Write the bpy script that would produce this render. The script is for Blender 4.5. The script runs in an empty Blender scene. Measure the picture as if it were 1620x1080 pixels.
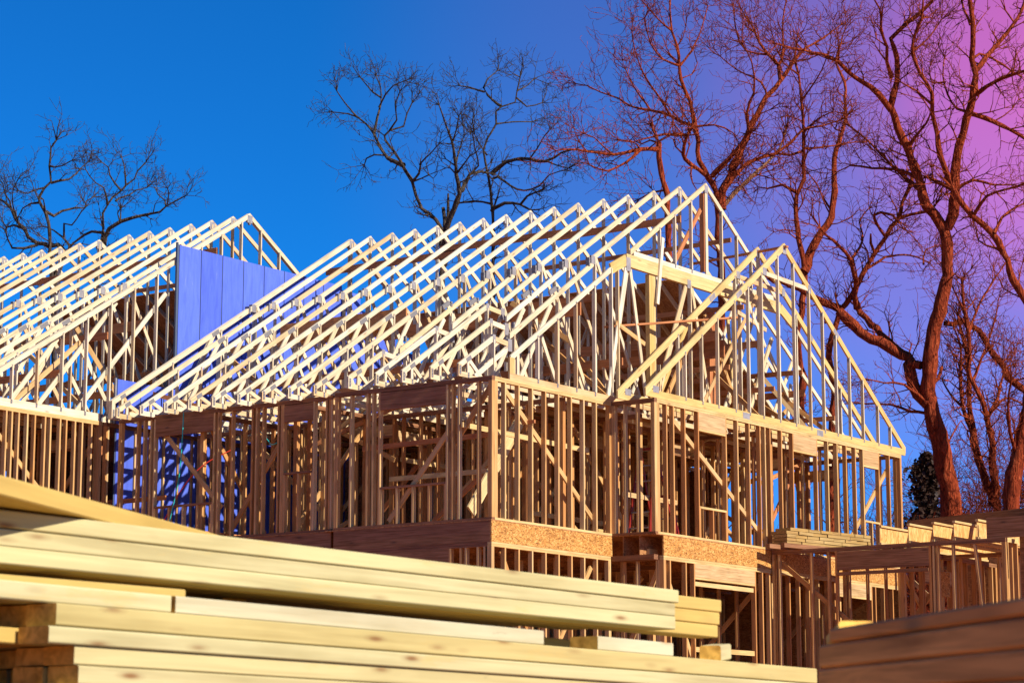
import bpy, math, random
import numpy as np
from mathutils import Matrix, Vector
R=math.radians
SC=bpy.context.scene
COL=SC.collection
rnd=random.Random(7)

SKY_TINT=(.048,.60,1.08)
GLOW_PX=(1735,150)
GLOW_COL=[(.55,.01,.0),(.37,.0,.0),(.13,.0,.006),(.03,.0,.0)]
GLOW_POS=[.14,.34,.60]
EXPO=0.6
# ------------------------------------------------------------------ camera
cam_d=bpy.data.cameras.new('camera'); cam=bpy.data.objects.new('camera',cam_d); COL.objects.link(cam)
F=Vector((0.80351314,0.56935718,0.17377872)); RT=Vector((0.57814365,-0.81593500,0.0)); UP=Vector((-0.14183286,-0.1004116,0.98478472))
CAM=Vector((-32.5940853,-23.5135921,-4.04499785))
m=Matrix((RT,UP,-F)).transposed().to_4x4(); m.translation=CAM; cam.matrix_world=m
cam_d.sensor_width=36.0; cam_d.sensor_fit='HORIZONTAL'; cam_d.lens=36.0*3765.76/1620
cam_d.clip_start=.1; cam_d.clip_end=2000
cam_d.dof.use_dof=True; cam_d.dof.focus_distance=44.0; cam_d.dof.aperture_fstop=15.0
SC.camera=cam

# ------------------------------------------------------------------ light
SUN_EL=R(34); SUN_OFF=R(1.5)
sdir=Vector((-math.sin(SUN_OFF)*math.cos(SUN_EL),-math.cos(SUN_OFF)*math.cos(SUN_EL),math.sin(SUN_EL)))
sl=bpy.data.lights.new('sun','SUN'); sl.energy=5.0; sl.angle=R(.5); sl.color=(1,.93,.82)
so=bpy.data.objects.new('sun',sl); COL.objects.link(so); so.rotation_euler=sdir.to_track_quat('Z','Y').to_euler(); so.location=(-30,-60,60)
W=bpy.data.worlds.new('World'); SC.world=W; W.use_nodes=True
nt=W.node_tree; nt.nodes.clear(); N=nt.nodes.new; LK=nt.links.new
out=N('ShaderNodeOutputWorld'); bg=N('ShaderNodeBackground'); bg.inputs['Strength'].default_value=.1
sky=N('ShaderNodeTexSky'); sky.sky_type='NISHITA'; sky.sun_disc=False; sky.sun_elevation=SUN_EL
sky.sun_rotation=math.atan2(sdir.x,sdir.y); sky.air_density=1.0; sky.dust_density=0.0; sky.ozone_density=4.0; sky.altitude=4000
tint=N('ShaderNodeMix'); tint.data_type='RGBA'; tint.blend_type='MULTIPLY'; tint.inputs[0].default_value=1
tint.inputs[7].default_value=SKY_TINT+(1,)
LK(sky.outputs[0],tint.inputs[6])
# rosy light leak put into the sky colour right of the site, fading with the angle from its middle
geo=N('ShaderNodeTexCoord')
glow=(F*3766+RT*(GLOW_PX[0]-810)-UP*(GLOW_PX[1]-540)).normalized()
dot=N('ShaderNodeVectorMath'); dot.operation='DOT_PRODUCT'; dot.inputs[1].default_value=glow
nrm=N('ShaderNodeVectorMath'); nrm.operation='NORMALIZE'; LK(geo.outputs['Generated'],nrm.inputs[0]); LK(nrm.outputs[0],dot.inputs[0])
ac=N('ShaderNodeMath'); ac.operation='ARCCOSINE'; LK(dot.outputs['Value'],ac.inputs[0])
rmp=N('ShaderNodeValToRGB'); rmp.color_ramp.interpolation='EASE'
mr=N('ShaderNodeMath'); mr.operation='DIVIDE'; mr.inputs[1].default_value=R(19); LK(ac.outputs[0],mr.inputs[0]); LK(mr.outputs[0],rmp.inputs[0])
els=rmp.color_ramp.elements
els[0].position=0; els[0].color=GLOW_COL[0]+(1,)
els[1].position=1; els[1].color=(0,0,0,1)
for pos,c in zip(GLOW_POS,GLOW_COL[1:]):
    e=els.new(pos); e.color=c+(1,)
add=N('ShaderNodeMix'); add.data_type='RGBA'; add.blend_type='ADD'; add.inputs[0].default_value=1
gs=N('ShaderNodeVectorMath'); gs.operation='SCALE'; gs.inputs['Scale'].default_value=10.0; LK(rmp.outputs[0],gs.inputs[0])
LK(tint.outputs[2],add.inputs[6]); LK(gs.outputs[0],add.inputs[7])
LK(add.outputs[2],bg.inputs[0]); LK(bg.outputs[0],out.inputs[0])
SC.view_settings.view_transform='Standard'; SC.view_settings.look='None'; SC.view_settings.exposure=EXPO; SC.view_settings.gamma=1
SC.view_settings.use_curve_mapping=False
SC.cycles.max_bounces=6; SC.cycles.diffuse_bounces=3
try: SC.cycles.use_denoising=True
except Exception: pass

# ------------------------------------------------------------------ materials
def mat(name):
    m=bpy.data.materials.new(name); m.use_nodes=True
    t=m.node_tree; b=t.nodes['Principled BSDF']; b.inputs['Roughness'].default_value=.75
    b.inputs['Specular IOR Level'].default_value=.25
    return m,t,b
def nd(t,typ,**k):
    n=t.nodes.new(typ)
    for a,v in k.items(): setattr(n,a,v)
    return n
def ramp(t,stops,interp='LINEAR'):
    r=nd(t,'ShaderNodeValToRGB'); r.color_ramp.interpolation=interp
    e=r.color_ramp.elements
    while len(e)<len(stops): e.new(.5)
    for x,(p,c) in zip(e,stops): x.position=p; x.color=tuple(c)+(1,)
    return r
def mixc(t,a,b,f,mode='MIX'):
    m=nd(t,'ShaderNodeMix',data_type='RGBA',blend_type=mode)
    for s,v in ((6,a),(7,b),(0,f)):
        if hasattr(v,'node') or hasattr(v,'links'): t.links.new(v,m.inputs[s])
        elif isinstance(v,tuple): m.inputs[s].default_value=v+(1,) if len(v)==3 else v
        else: m.inputs[s].default_value=v
    return m.outputs[2]
def objcoord(t,scale,rand=True):
    tc=nd(t,'ShaderNodeTexCoord'); oi=nd(t,'ShaderNodeObjectInfo')
    mp=nd(t,'ShaderNodeMapping'); mp.inputs['Scale'].default_value=scale
    t.links.new(tc.outputs['Object'],mp.inputs[0])
    if rand:
        mul=nd(t,'ShaderNodeMath',operation='MULTIPLY'); mul.inputs[1].default_value=37.0
        t.links.new(oi.outputs['Random'],mul.inputs[0])
        cb=nd(t,'ShaderNodeCombineXYZ')
        for i in range(3): t.links.new(mul.outputs[0],cb.inputs[i])
        t.links.new(cb.outputs[0],mp.inputs['Location'])
    return mp.outputs[0],oi.outputs['Random']
def wood(name,tints,grain=.22,fine=False,knots=.8,rough=.75,dark=(.18,.09,.04),kscale=(2.2,9,9),kth=.55,stain=False):
    """lumber: tint by piece, grain along local X, knots and a little stain"""
    m,t,b=mat(name); b.inputs['Roughness'].default_value=rough
    v,rn=objcoord(t,(1.1,26,26))
    r=ramp(t,[(i/(len(tints)-1),c) for i,c in enumerate(tints)]); t.links.new(rn,r.inputs[0])
    n=nd(t,'ShaderNodeTexNoise'); n.inputs['Scale'].default_value=1.6; n.inputs['Detail'].default_value=5 if fine else 3; n.inputs['Distortion'].default_value=.6
    t.links.new(v,n.inputs['Vector'])
    g=ramp(t,[(.3,(1-grain*1.5,1-grain*1.7,1-grain*2)),(.62,(1,1,1)),(.9,(1+grain*.3,)*3)]); t.links.new(n.outputs[0],g.inputs[0])
    c=mixc(t,r.outputs[0],g.outputs[0],1.0,'MULTIPLY')
    v2,_=objcoord(t,kscale)
    vo=nd(t,'ShaderNodeTexVoronoi'); vo.inputs['Scale'].default_value=1.0; vo.inputs['Randomness'].default_value=1
    t.links.new(v2,vo.inputs['Vector'])
    k=ramp(t,[(.0,(knots,)*3),(.07,(knots*.8,)*3),(.15,(knots*.25,)*3),(.24,(0,0,0))]); t.links.new(vo.outputs['Distance'],k.inputs[0])
    # only some of the cells carry a knot
    sep=nd(t,'ShaderNodeSeparateColor'); t.links.new(vo.outputs['Color'],sep.inputs[0])
    gt=nd(t,'ShaderNodeMath',operation='GREATER_THAN'); gt.inputs[1].default_value=kth; t.links.new(sep.outputs[0],gt.inputs[0])
    km=nd(t,'ShaderNodeMath',operation='MULTIPLY'); t.links.new(k.outputs[0],km.inputs[0]); t.links.new(gt.outputs[0],km.inputs[1])
    c=mixc(t,c,dark,km.outputs[0])
    v3,_=objcoord(t,(.9,3,3))
    n3=nd(t,'ShaderNodeTexNoise'); n3.inputs['Scale'].default_value=2.0; n3.inputs['Detail'].default_value=4; t.links.new(v3,n3.inputs['Vector'])
    g3=ramp(t,[(.3,(.80,.78,.72)),(.5,(1,1,1)),(.75,(1.06,1.05,1.03))]); t.links.new(n3.outputs[0],g3.inputs[0])
    c=mixc(t,c,g3.outputs[0],1.0,'MULTIPLY')
    if stain:
        v4,_=objcoord(t,(1.6,7,7)); n4=nd(t,'ShaderNodeTexNoise'); n4.inputs['Scale'].default_value=1.7; n4.inputs['Detail'].default_value=6; n4.inputs['Roughness'].default_value=.7; t.links.new(v4,n4.inputs['Vector'])
        g4=ramp(t,[(.66,(0,0,0)),(.76,(.75,.75,.75))]); t.links.new(n4.outputs[0],g4.inputs[0]); c=mixc(t,c,(.10,.085,.06),g4.outputs[0])
        g5=ramp(t,[(.30,(.45,.45,.45)),(.40,(0,0,0))]); t.links.new(n4.outputs[0],g5.inputs[0]); c=mixc(t,c,(.52,.34,.10),g5.outputs[0])
    t.links.new(c,b.inputs['Base Color'])
    if fine:
        bp=nd(t,'ShaderNodeBump'); bp.inputs['Strength'].default_value=.15; bp.inputs['Distance'].default_value=.002
        t.links.new(n.outputs[0],bp.inputs['Height']); t.links.new(bp.outputs[0],b.inputs['Normal'])
    return m
def osb(name,cols,sc=(9,9,9),stretch=None):
    m,t,b=mat(name); b.inputs['Roughness'].default_value=.7
    v,rn=objcoord(t,stretch or (14,30,30))
    n=nd(t,'ShaderNodeTexNoise'); n.inputs['Scale'].default_value=.35; n.inputs['Detail'].default_value=1
    t.links.new(v,n.inputs['Vector'])
    add=nd(t,'ShaderNodeVectorMath',operation='MULTIPLY_ADD'); add.inputs[1].default_value=(5,5,5)
    t.links.new(n.outputs[1],add.inputs[0]); t.links.new(v,add.inputs[2])
    vo=nd(t,'ShaderNodeTexVoronoi'); vo.inputs['Scale'].default_value=1.1; t.links.new(add.outputs[0],vo.inputs['Vector'])
    sp=nd(t,'ShaderNodeSeparateColor'); t.links.new(vo.outputs['Color'],sp.inputs[0])
    r=ramp(t,cols); t.links.new(sp.outputs[0],r.inputs[0])
    t.links.new(r.outputs[0],b.inputs['Base Color'])
    bp=nd(t,'ShaderNodeBump'); bp.inputs['Strength'].default_value=.4; bp.inputs['Distance'].default_value=.004
    t.links.new(sp.outputs[1],bp.inputs['Height']); t.links.new(bp.outputs[0],b.inputs['Normal'])
    return m
def plain(name,col,rough=.7,var=.15,scale=3,metal=0):
    m,t,b=mat(name); b.inputs['Roughness'].default_value=rough; b.inputs['Metallic'].default_value=metal
    v,rn=objcoord(t,(scale,)*3)
    n=nd(t,'ShaderNodeTexNoise'); n.inputs['Scale'].default_value=1; n.inputs['Detail'].default_value=5; t.links.new(v,n.inputs['Vector'])
    r=ramp(t,[(.25,tuple(c*(1-var) for c in col)),(.75,tuple(c*(1+var) for c in col))]); t.links.new(n.outputs[0],r.inputs[0])
    t.links.new(r.outputs[0],b.inputs['Base Color'])
    return m
M={}
M['truss']=wood('truss lumber',[(.66,.54,.35),(.68,.59,.42),(.65,.49,.27),(.72,.64,.49),(.67,.56,.38),(.62,.40,.19)],grain=.16,knots=.7)
M['wing']=wood('yellow truss lumber',[(.64,.45,.17),(.62,.40,.13),(.66,.49,.22)],grain=.16,knots=.7)
M['stud']=wood('stud lumber',[(.62,.39,.16),(.57,.30,.10),(.64,.45,.22),(.50,.23,.065),(.61,.35,.13),(.63,.43,.19)],grain=.2,knots=.8)
M['plate']=wood('plate lumber',[(.64,.45,.19),(.60,.39,.15),(.66,.49,.24)],grain=.18)
M['block']=wood('weathered yellow block lumber',[(.44,.28,.09),(.40,.24,.07),(.47,.32,.12),(.36,.20,.06)],grain=.25)
M['stud_tinted']=wood('flare and shade tinted stud lumber',[(.58,.30,.10),(.52,.23,.07),(.61,.38,.15),(.46,.19,.055),(.57,.28,.09),(.60,.34,.13)],grain=.2,knots=.8)  # stud colour reddened for the flare and darkened for interior shade
M['brown']=wood('brown beam and shade lumber',[(.27,.12,.055),(.32,.15,.07),(.23,.10,.045)],grain=.3,knots=.8,dark=(.05,.03,.02))  # dark brown lumber; on inner plates the colour stands in for shade
M['brace']=wood('brace lumber',[(.52,.20,.075),(.46,.17,.06),(.58,.26,.10)],grain=.2)
M['lvl']=wood('header lumber',[(.54,.34,.16),(.56,.38,.19),(.50,.30,.13)],grain=.25,knots=.4)
M['osb']=osb('strand board',[(.0,(.20,.08,.018)),(.3,(.40,.17,.035)),(.6,(.52,.25,.06)),(.85,(.64,.36,.11)),(1,(.30,.12,.03))],stretch=(26,48,48))
M['web']=osb('joist web board',[(.0,(.40,.19,.05)),(.4,(.62,.34,.10)),(.8,(.72,.44,.16)),(1,(.5,.25,.07))],stretch=(36,10,10))
M['deck']=osb('floor sheathing',[(.0,(.22,.09,.03)),(.5,(.34,.15,.05)),(1,(.44,.21,.08))])
def membrane():
    m,t,b=mat('blue membrane panel'); b.inputs['Roughness'].default_value=.5
    v,rn=objcoord(t,(1.6,9,9)); n=nd(t,'ShaderNodeTexNoise'); n.inputs['Scale'].default_value=1.2; n.inputs['Detail'].default_value=7; n.inputs['Distortion'].default_value=.8; t.links.new(v,n.inputs['Vector'])
    r=ramp(t,[(.25,(.068,.11,.48)),(.5,(.085,.140,.60)),(.68,(.098,.155,.64)),(.76,(.17,.22,.66))]); t.links.new(n.outputs[0],r.inputs[0])
    w=ramp(t,[(0,(.86,.86,.9)),(1,(1.1,1.08,1.04))]); t.links.new(rn,w.inputs[0])
    t.links.new(mixc(t,r.outputs[0],w.outputs[0],1.0,'MULTIPLY'),b.inputs['Base Color'])
    bp=nd(t,'ShaderNodeBump'); bp.inputs['Strength'].default_value=.25; bp.inputs['Distance'].default_value=.02; t.links.new(n.outputs[0],bp.inputs['Height']); t.links.new(bp.outputs[0],b.inputs['Normal'])
    return m
M['blue']=membrane()
M['seam']=plain('panel joint',(.07,.09,.14),rough=.5)
M['conc']=plain('foundation concrete',(.36,.33,.29),rough=.9,var=.2,scale=2)
def plate_mat():
    m,t,b=mat('galvanised nail plate'); b.inputs['Roughness'].default_value=.6
    tc=nd(t,'ShaderNodeTexCoord'); mp=nd(t,'ShaderNodeMapping'); mp.inputs['Scale'].default_value=(38,1,1); t.links.new(tc.outputs['Object'],mp.inputs[0])
    w=nd(t,'ShaderNodeTexWave'); w.inputs['Scale'].default_value=.32; t.links.new(mp.outputs[0],w.inputs['Vector'])
    r=ramp(t,[(.38,(.05,.045,.045)),(.55,(.27,.25,.25)),(1,(.34,.32,.32))]); t.links.new(w.outputs[0],r.inputs[0]); t.links.new(r.outputs[0],b.inputs['Base Color'])
    return m
M['nail']=plate_mat()
M['galv']=plain('galvanised plain plate',(.25,.23,.235),rough=.6,metal=0,var=.25,scale=9)
M['fg']=wood('fresh sawn pine',[(.50,.41,.18),(.52,.45,.225),(.475,.375,.145),(.53,.465,.25),(.49,.40,.175)],grain=.15,fine=True,knots=1.0,dark=(.20,.085,.025),kscale=(5,21,21),kth=.12,stain=True)
M['fgw']=wood('bright sawn pine',[(.53,.47,.30),(.50,.44,.27)],grain=.15,fine=True,knots=1.0,dark=(.30,.14,.04),kscale=(5,21,21),kth=.05,stain=True)
M['fgy']=wood('yellow sawn pine',[(.53,.37,.11),(.51,.34,.09),(.54,.39,.125)],grain=.12,fine=True,knots=.6,kscale=(3,13,13),kth=.4)
M['fg_shade']=wood('brown lumber reddened for shade',[(.78,.29,.06),(.84,.36,.09),(.68,.22,.04)],grain=.4,fine=True,knots=.9,kscale=(2.5,9,9),kth=.3)  # brown lumber, colour pushed redder to stand in for warm shade
M['end']=wood('board end with painted sun',[(.92,.52,.09),(.94,.57,.12),(.90,.47,.07)],grain=.3,fine=True,knots=.3)  # orange raised in the colour in place of sun on the ends
M['dark']=wood('shade dark timber',[(.035,.030,.027),(.05,.042,.036),(.028,.024,.022)],grain=.3,fine=True,knots=.2)  # near black colour stands in for shade beside the stack
M['barkg']=None
def bark(name,c1,c2,c3):
    m,t,b=mat(name); b.inputs['Roughness'].default_value=.9; b.inputs['Specular IOR Level'].default_value=.1
    tc=nd(t,'ShaderNodeTexCoord'); mp=nd(t,'ShaderNodeMapping'); mp.inputs['Scale'].default_value=(11,11,1.6); t.links.new(tc.outputs['Object'],mp.inputs[0])
    n=nd(t,'ShaderNodeTexNoise'); n.inputs['Scale'].default_value=1.5; n.inputs['Detail'].default_value=5; n.inputs['Distortion'].default_value=1.2; t.links.new(mp.outputs[0],n.inputs['Vector'])
    r=ramp(t,[(.3,c1),(.55,c2),(.8,c3)]); t.links.new(n.outputs[0],r.inputs[0]); t.links.new(r.outputs[0],b.inputs['Base Color'])
    bp=nd(t,'ShaderNodeBump'); bp.inputs['Strength'].default_value=1.0; bp.inputs['Distance'].default_value=.12
    t.links.new(n.outputs[0],bp.inputs['Height']); t.links.new(bp.outputs[0],b.inputs['Normal'])
    return m
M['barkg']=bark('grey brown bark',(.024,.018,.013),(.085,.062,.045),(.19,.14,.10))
M['bark_flare']=bark('flare reddened bark',(.07,.010,.004),(.30,.048,.015),(.48,.12,.04))  # red light leak over the right hand trees, put into the bark colour
M['barkl']=bark('pale tan bark',(.16,.07,.04),(.30,.14,.08),(.40,.2,.12))
M['ivy']=plain('ivy leaf',(.040,.017,.009),rough=.6,var=.4,scale=4)
M['dirt']=None
def dirt():
    m,t,b=mat('warm bounce ground'); b.inputs['Roughness'].default_value=.95
    tc=nd(t,'ShaderNodeTexCoord')
    n=nd(t,'ShaderNodeTexNoise'); n.inputs['Scale'].default_value=.5; n.inputs['Detail'].default_value=9; n.inputs['Roughness'].default_value=.65; t.links.new(tc.outputs['Object'],n.inputs['Vector'])
    r=ramp(t,[(.3,(.32,.10,.032)),(.5,(.42,.14,.05)),(.7,(.48,.18,.07))]); t.links.new(n.outputs[0],r.inputs[0]); t.links.new(r.outputs[0],b.inputs['Base Color'])  # unseen ground, coloured strongly red to bounce warm light into the shade
    bp=nd(t,'ShaderNodeBump'); bp.inputs['Strength'].default_value=.6; bp.inputs['Distance'].default_value=.1; t.links.new(n.outputs[0],bp.inputs['Height']); t.links.new(bp.outputs[0],b.inputs['Normal'])
    return m
M['dirt']=dirt()
M['red']=plain('red fibreglass',(.22,.018,.008),rough=.4)
M['alu']=plain('aluminium rung',(.32,.30,.28),rough=.5,metal=.4)
M['teal']=plain('teal air hose',(.02,.42,.38),rough=.4)
M['cord']=plain('red extension cord',(.62,.04,.02),rough=.4)
M['blk']=plain('black plastic',(.02,.02,.022),rough=.5)

# ------------------------------------------------------------------ builders
WM={}                                         # world matrix of every object built, by name
def tag(o,label=None,cat=None,group=None,kind=None):
    for k,v in (('label',label),('category',cat),('group',group),('kind',kind)):
        if v: o[k]=v
def put(o,world,parent):
    COL.objects.link(o); WM[o.name]=world
    if parent is not None:
        o.parent=parent; o.matrix_basis=WM[parent.name].inverted()@world
    else: o.matrix_basis=world
    return o
def empty(name,loc,parent=None,label=None,cat=None,group=None):
    o=bpy.data.objects.new(name,None); o.empty_display_size=.2
    put(o,Matrix.Translation(loc),parent); tag(o,label,cat,group); return o
CACHE={}
def boxmesh(L,w,t,s0,s1,bev,mats):
    key=(round(L,3),round(w,4),round(t,4),round(s0,3),round(s1,3),bev,tuple(x.name for x in mats))
    if key in CACHE: return CACHE[key]
    V=[];Fc=[];mi=[]
    if not bev:
        for sx,s in ((-1,s0),(1,s1)):
            for v,u in ((-1,-1),(1,-1),(1,1),(-1,1)):
                V.append((sx*L/2+s*v*w/2,v*w/2,u*t/2))
        Fc=[(0,1,2,3),(7,6,5,4),(0,4,5,1),(1,5,6,2),(2,6,7,3),(3,7,4,0)]
        Fc=[tuple(reversed(f)) for f in Fc]
        mi=[1,1,0,0,0,0]
    else:
        e=bev; ring=[(-1,-1,1,0),(-1,-1,0,1),(-1,1,0,-1),(-1,1,1,0),(1,1,-1,0),(1,1,0,-1),(1,-1,0,1),(1,-1,-1,0)]
        ring=[(-w/2+e,-t/2),(-w/2,-t/2+e),(-w/2,t/2-e),(-w/2+e,t/2),(w/2-e,t/2),(w/2,t/2-e),(w/2,-t/2+e),(w/2-e,-t/2)]
        for x in (-L/2,L/2):
            for a,c in ring: V.append((x,a,c))
        Fc=[tuple(range(8)),tuple(range(15,7,-1))]+[(i,i+8,(i+1)%8+8,(i+1)%8) for i in range(8)]
        mi=[1,1]+[0]*8
        Fc=[tuple(reversed(f)) for f in Fc]
    me=bpy.data.meshes.new('piece'); me.from_pydata(V,[],Fc); 
    for x in mats: me.materials.append(x)
    if len(mats)>1:
        for p,i in zip(me.polygons,mi): p.material_index=i
    me.update(); CACHE[key]=me
    return me
def bar(name,parent,p0,p1,w,t,mt,up=(0,0,1),s0=0,s1=0,bev=0,endmat=None,**tg):
    """a straight piece from p0 to p1; w measured towards `up`, t across; s0/s1 skew the cuts"""
    p0=Vector(p0);p1=Vector(p1); x=(p1-p0); L=x.length; x.normalize()
    u=Vector(up); v=(u-x*u.dot(x))
    if v.length<1e-4: v=Vector((0,1,0))-x*x.y
    v.normalize(); z=x.cross(v)
    mats=[M[mt] if isinstance(mt,str) else mt]
    if endmat: mats.append(M[endmat])
    me=boxmesh(L,w,t,s0,s1,bev,mats)
    o=bpy.data.objects.new(name,me)
    wm=Matrix((x,v,z)).transposed().to_4x4(); wm.translation=(p0+p1)/2
    put(o,wm,parent); tag(o,**tg); return o
def box(name,parent,a,b,mt,axis='x',**tg):
    """axis-aligned box between two corners, grain along `axis`"""
    a=Vector(a);b=Vector(b); c=(a+b)/2; d=[abs(b[i]-a[i]) for i in range(3)]
    if axis=='x': return bar(name,parent,(c.x-d[0]/2,c.y,c.z),(c.x+d[0]/2,c.y,c.z),d[2],d[1],mt,**tg)
    if axis=='y': return bar(name,parent,(c.x,c.y-d[1]/2,c.z),(c.x,c.y+d[1]/2,c.z),d[2],d[0],mt,**tg)
    return bar(name,parent,(c.x,c.y,c.z-d[2]/2),(c.x,c.y,c.z+d[2]/2),d[0],d[1],mt,up=(1,0,0),**tg)

# ------------------------------------------------------------------ ground
def gz(x,y):
    # flat working yard by the lumber, rising to the foundation
    d=(x*F.x+y*F.y)-(CAM.x*F.x+CAM.y*F.y)
    s=min(1,max(0,(d-9)/24)); s=s*s*(3-2*s)
    return -5.25+1.45*s
def ground():
    xs=sorted(set([-600,-300,-150,-100,-70]+list(np.arange(-56,60,2.0))+[70,100,150,300,600,900]))
    V=[];Fc=[]; n=len(xs)
    r=random.Random(3)
    for x in xs:
        for y in xs: V.append((x,y,gz(x,y)+r.uniform(-.05,.05)))
    for i in range(n-1):
        for j in range(n-1): Fc.append((i*n+j,(i+1)*n+j,(i+1)*n+j+1,i*n+j+1))
    me=bpy.data.meshes.new('ground'); me.from_pydata(V,[],Fc); me.materials.append(M['dirt'])
    for p in me.polygons: p.use_smooth=True
    o=bpy.data.objects.new('ground',me); put(o,Matrix(),None); tag(o,kind='structure')
ground()

# ------------------------------------------------------------------ framing
ST=.038; SD=.089
def wall(house,axis,c,a,b,z0,z1,out,studs=None,step=.4064,openings=(),mt='stud',pm='plate',dbl=True,corner=True,braces=(),top=True,bottom=True,platemat=None):
    """framed wall along 'x' or 'y'; c is its outer face, `out` the sign the face looks to"""
    lo,hi=(c-SD,c) if out>0 else (c,c+SD)
    def P(s,z,d=None): return None
    w=empty('framed_wall',(a,c,z0) if axis=='x' else (c,a,z0),house)
    def bx(nm,s0,s1,za,zb,m_,ax,ins=0,**k):
        if axis=='x': return box(nm,w,(s0,lo+ins,za),(s1,hi-ins,zb),m_,axis='x' if ax=='s' else 'z',**k)
        return box(nm,w,(lo+ins,s0,za),(hi-ins,s1,zb),m_,axis='y' if ax=='s' else 'z',**k)
    zt=z1-(2*ST if dbl else ST) if top else z1
    zb=z0+ST if bottom else z0
    pm2=platemat or pm
    if top:
        bx('top_plate',a,b,z1-ST,z1,pm2,'s')
        if dbl: bx('top_plate',a,b,z1-2*ST-.002,z1-ST-.003,pm2,'s',ins=.001)
    if bottom:
        segs=[(a,b)]
        for o in openings:
            if o[2] is None:
                ns=[]
                for s,e in segs:
                    if o[0]>s and o[1]<e: ns+=[(s,o[0]),(o[1],e)]
                    else: ns.append((s,e))
                segs=ns
        for s,e in segs: bx('bottom_plate',s,e,z0,z0+ST,pm2,'s')
    if studs is None:
        n=int((b-a)/step); studs=[a+step*i for i in range(1,n+1) if a+step*i<b-.06]
    ss=[a+ST/2,b-ST/2]+list(studs)
    if corner: ss+=[a+ST*1.5+.004,b-ST*1.5-.004]
    zb+=.0005; zt-=.0005
    for s in ss:
        if any(o[0]-.02<s<o[1]+.02 for o in openings): continue
        bx('stud',s-ST/2,s+ST/2,zb,zt,mt,'z',ins=.0015)
    for o in openings:
        s0,s1,sill,head,hh=o[:5]; hm=o[5] if len(o)>5 else 'lvl'
        for s in (s0-ST/2-.0,s1+ST/2+.0):
            bx('stud',s-ST/2,s+ST/2,zb,zt,mt,'z',ins=.0)
        bx('header',s0+.001,s1-.001,head,min(head+hh,zt-.001),hm,'s',ins=-.001)
        bx('header_plate',s0+.001,s1-.001,head-ST-.001,head-.001,pm,'s',ins=.002)
        zj=head-ST-.003
        if sill is not None:
            bx('sill_plate',s0+.001,s1-.001,sill-ST,sill,pm,'s',ins=.001)
            n=max(1,int(round((s1-s0)/.4064)))
            for i in range(n+1):
                s=s0+ST/2+(s1-s0-ST)*i/n
                bx('cripple_stud',s-ST/2,s+ST/2,zb,sill-ST-.001,mt,'z',ins=.002)
    for (sa,za,sb,zb_) in braces:
        d=(hi+.02) if out<0 else (lo-.02)
        pa=(sa,d,za) if axis=='x' else (d,sa,za); pb=(sb,d,zb_) if axis=='x' else (d,sb,zb_)
        bar('diagonal_brace',w,pa,pb,.089,.036,'stud',up=(0,0,1))
    return w

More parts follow.
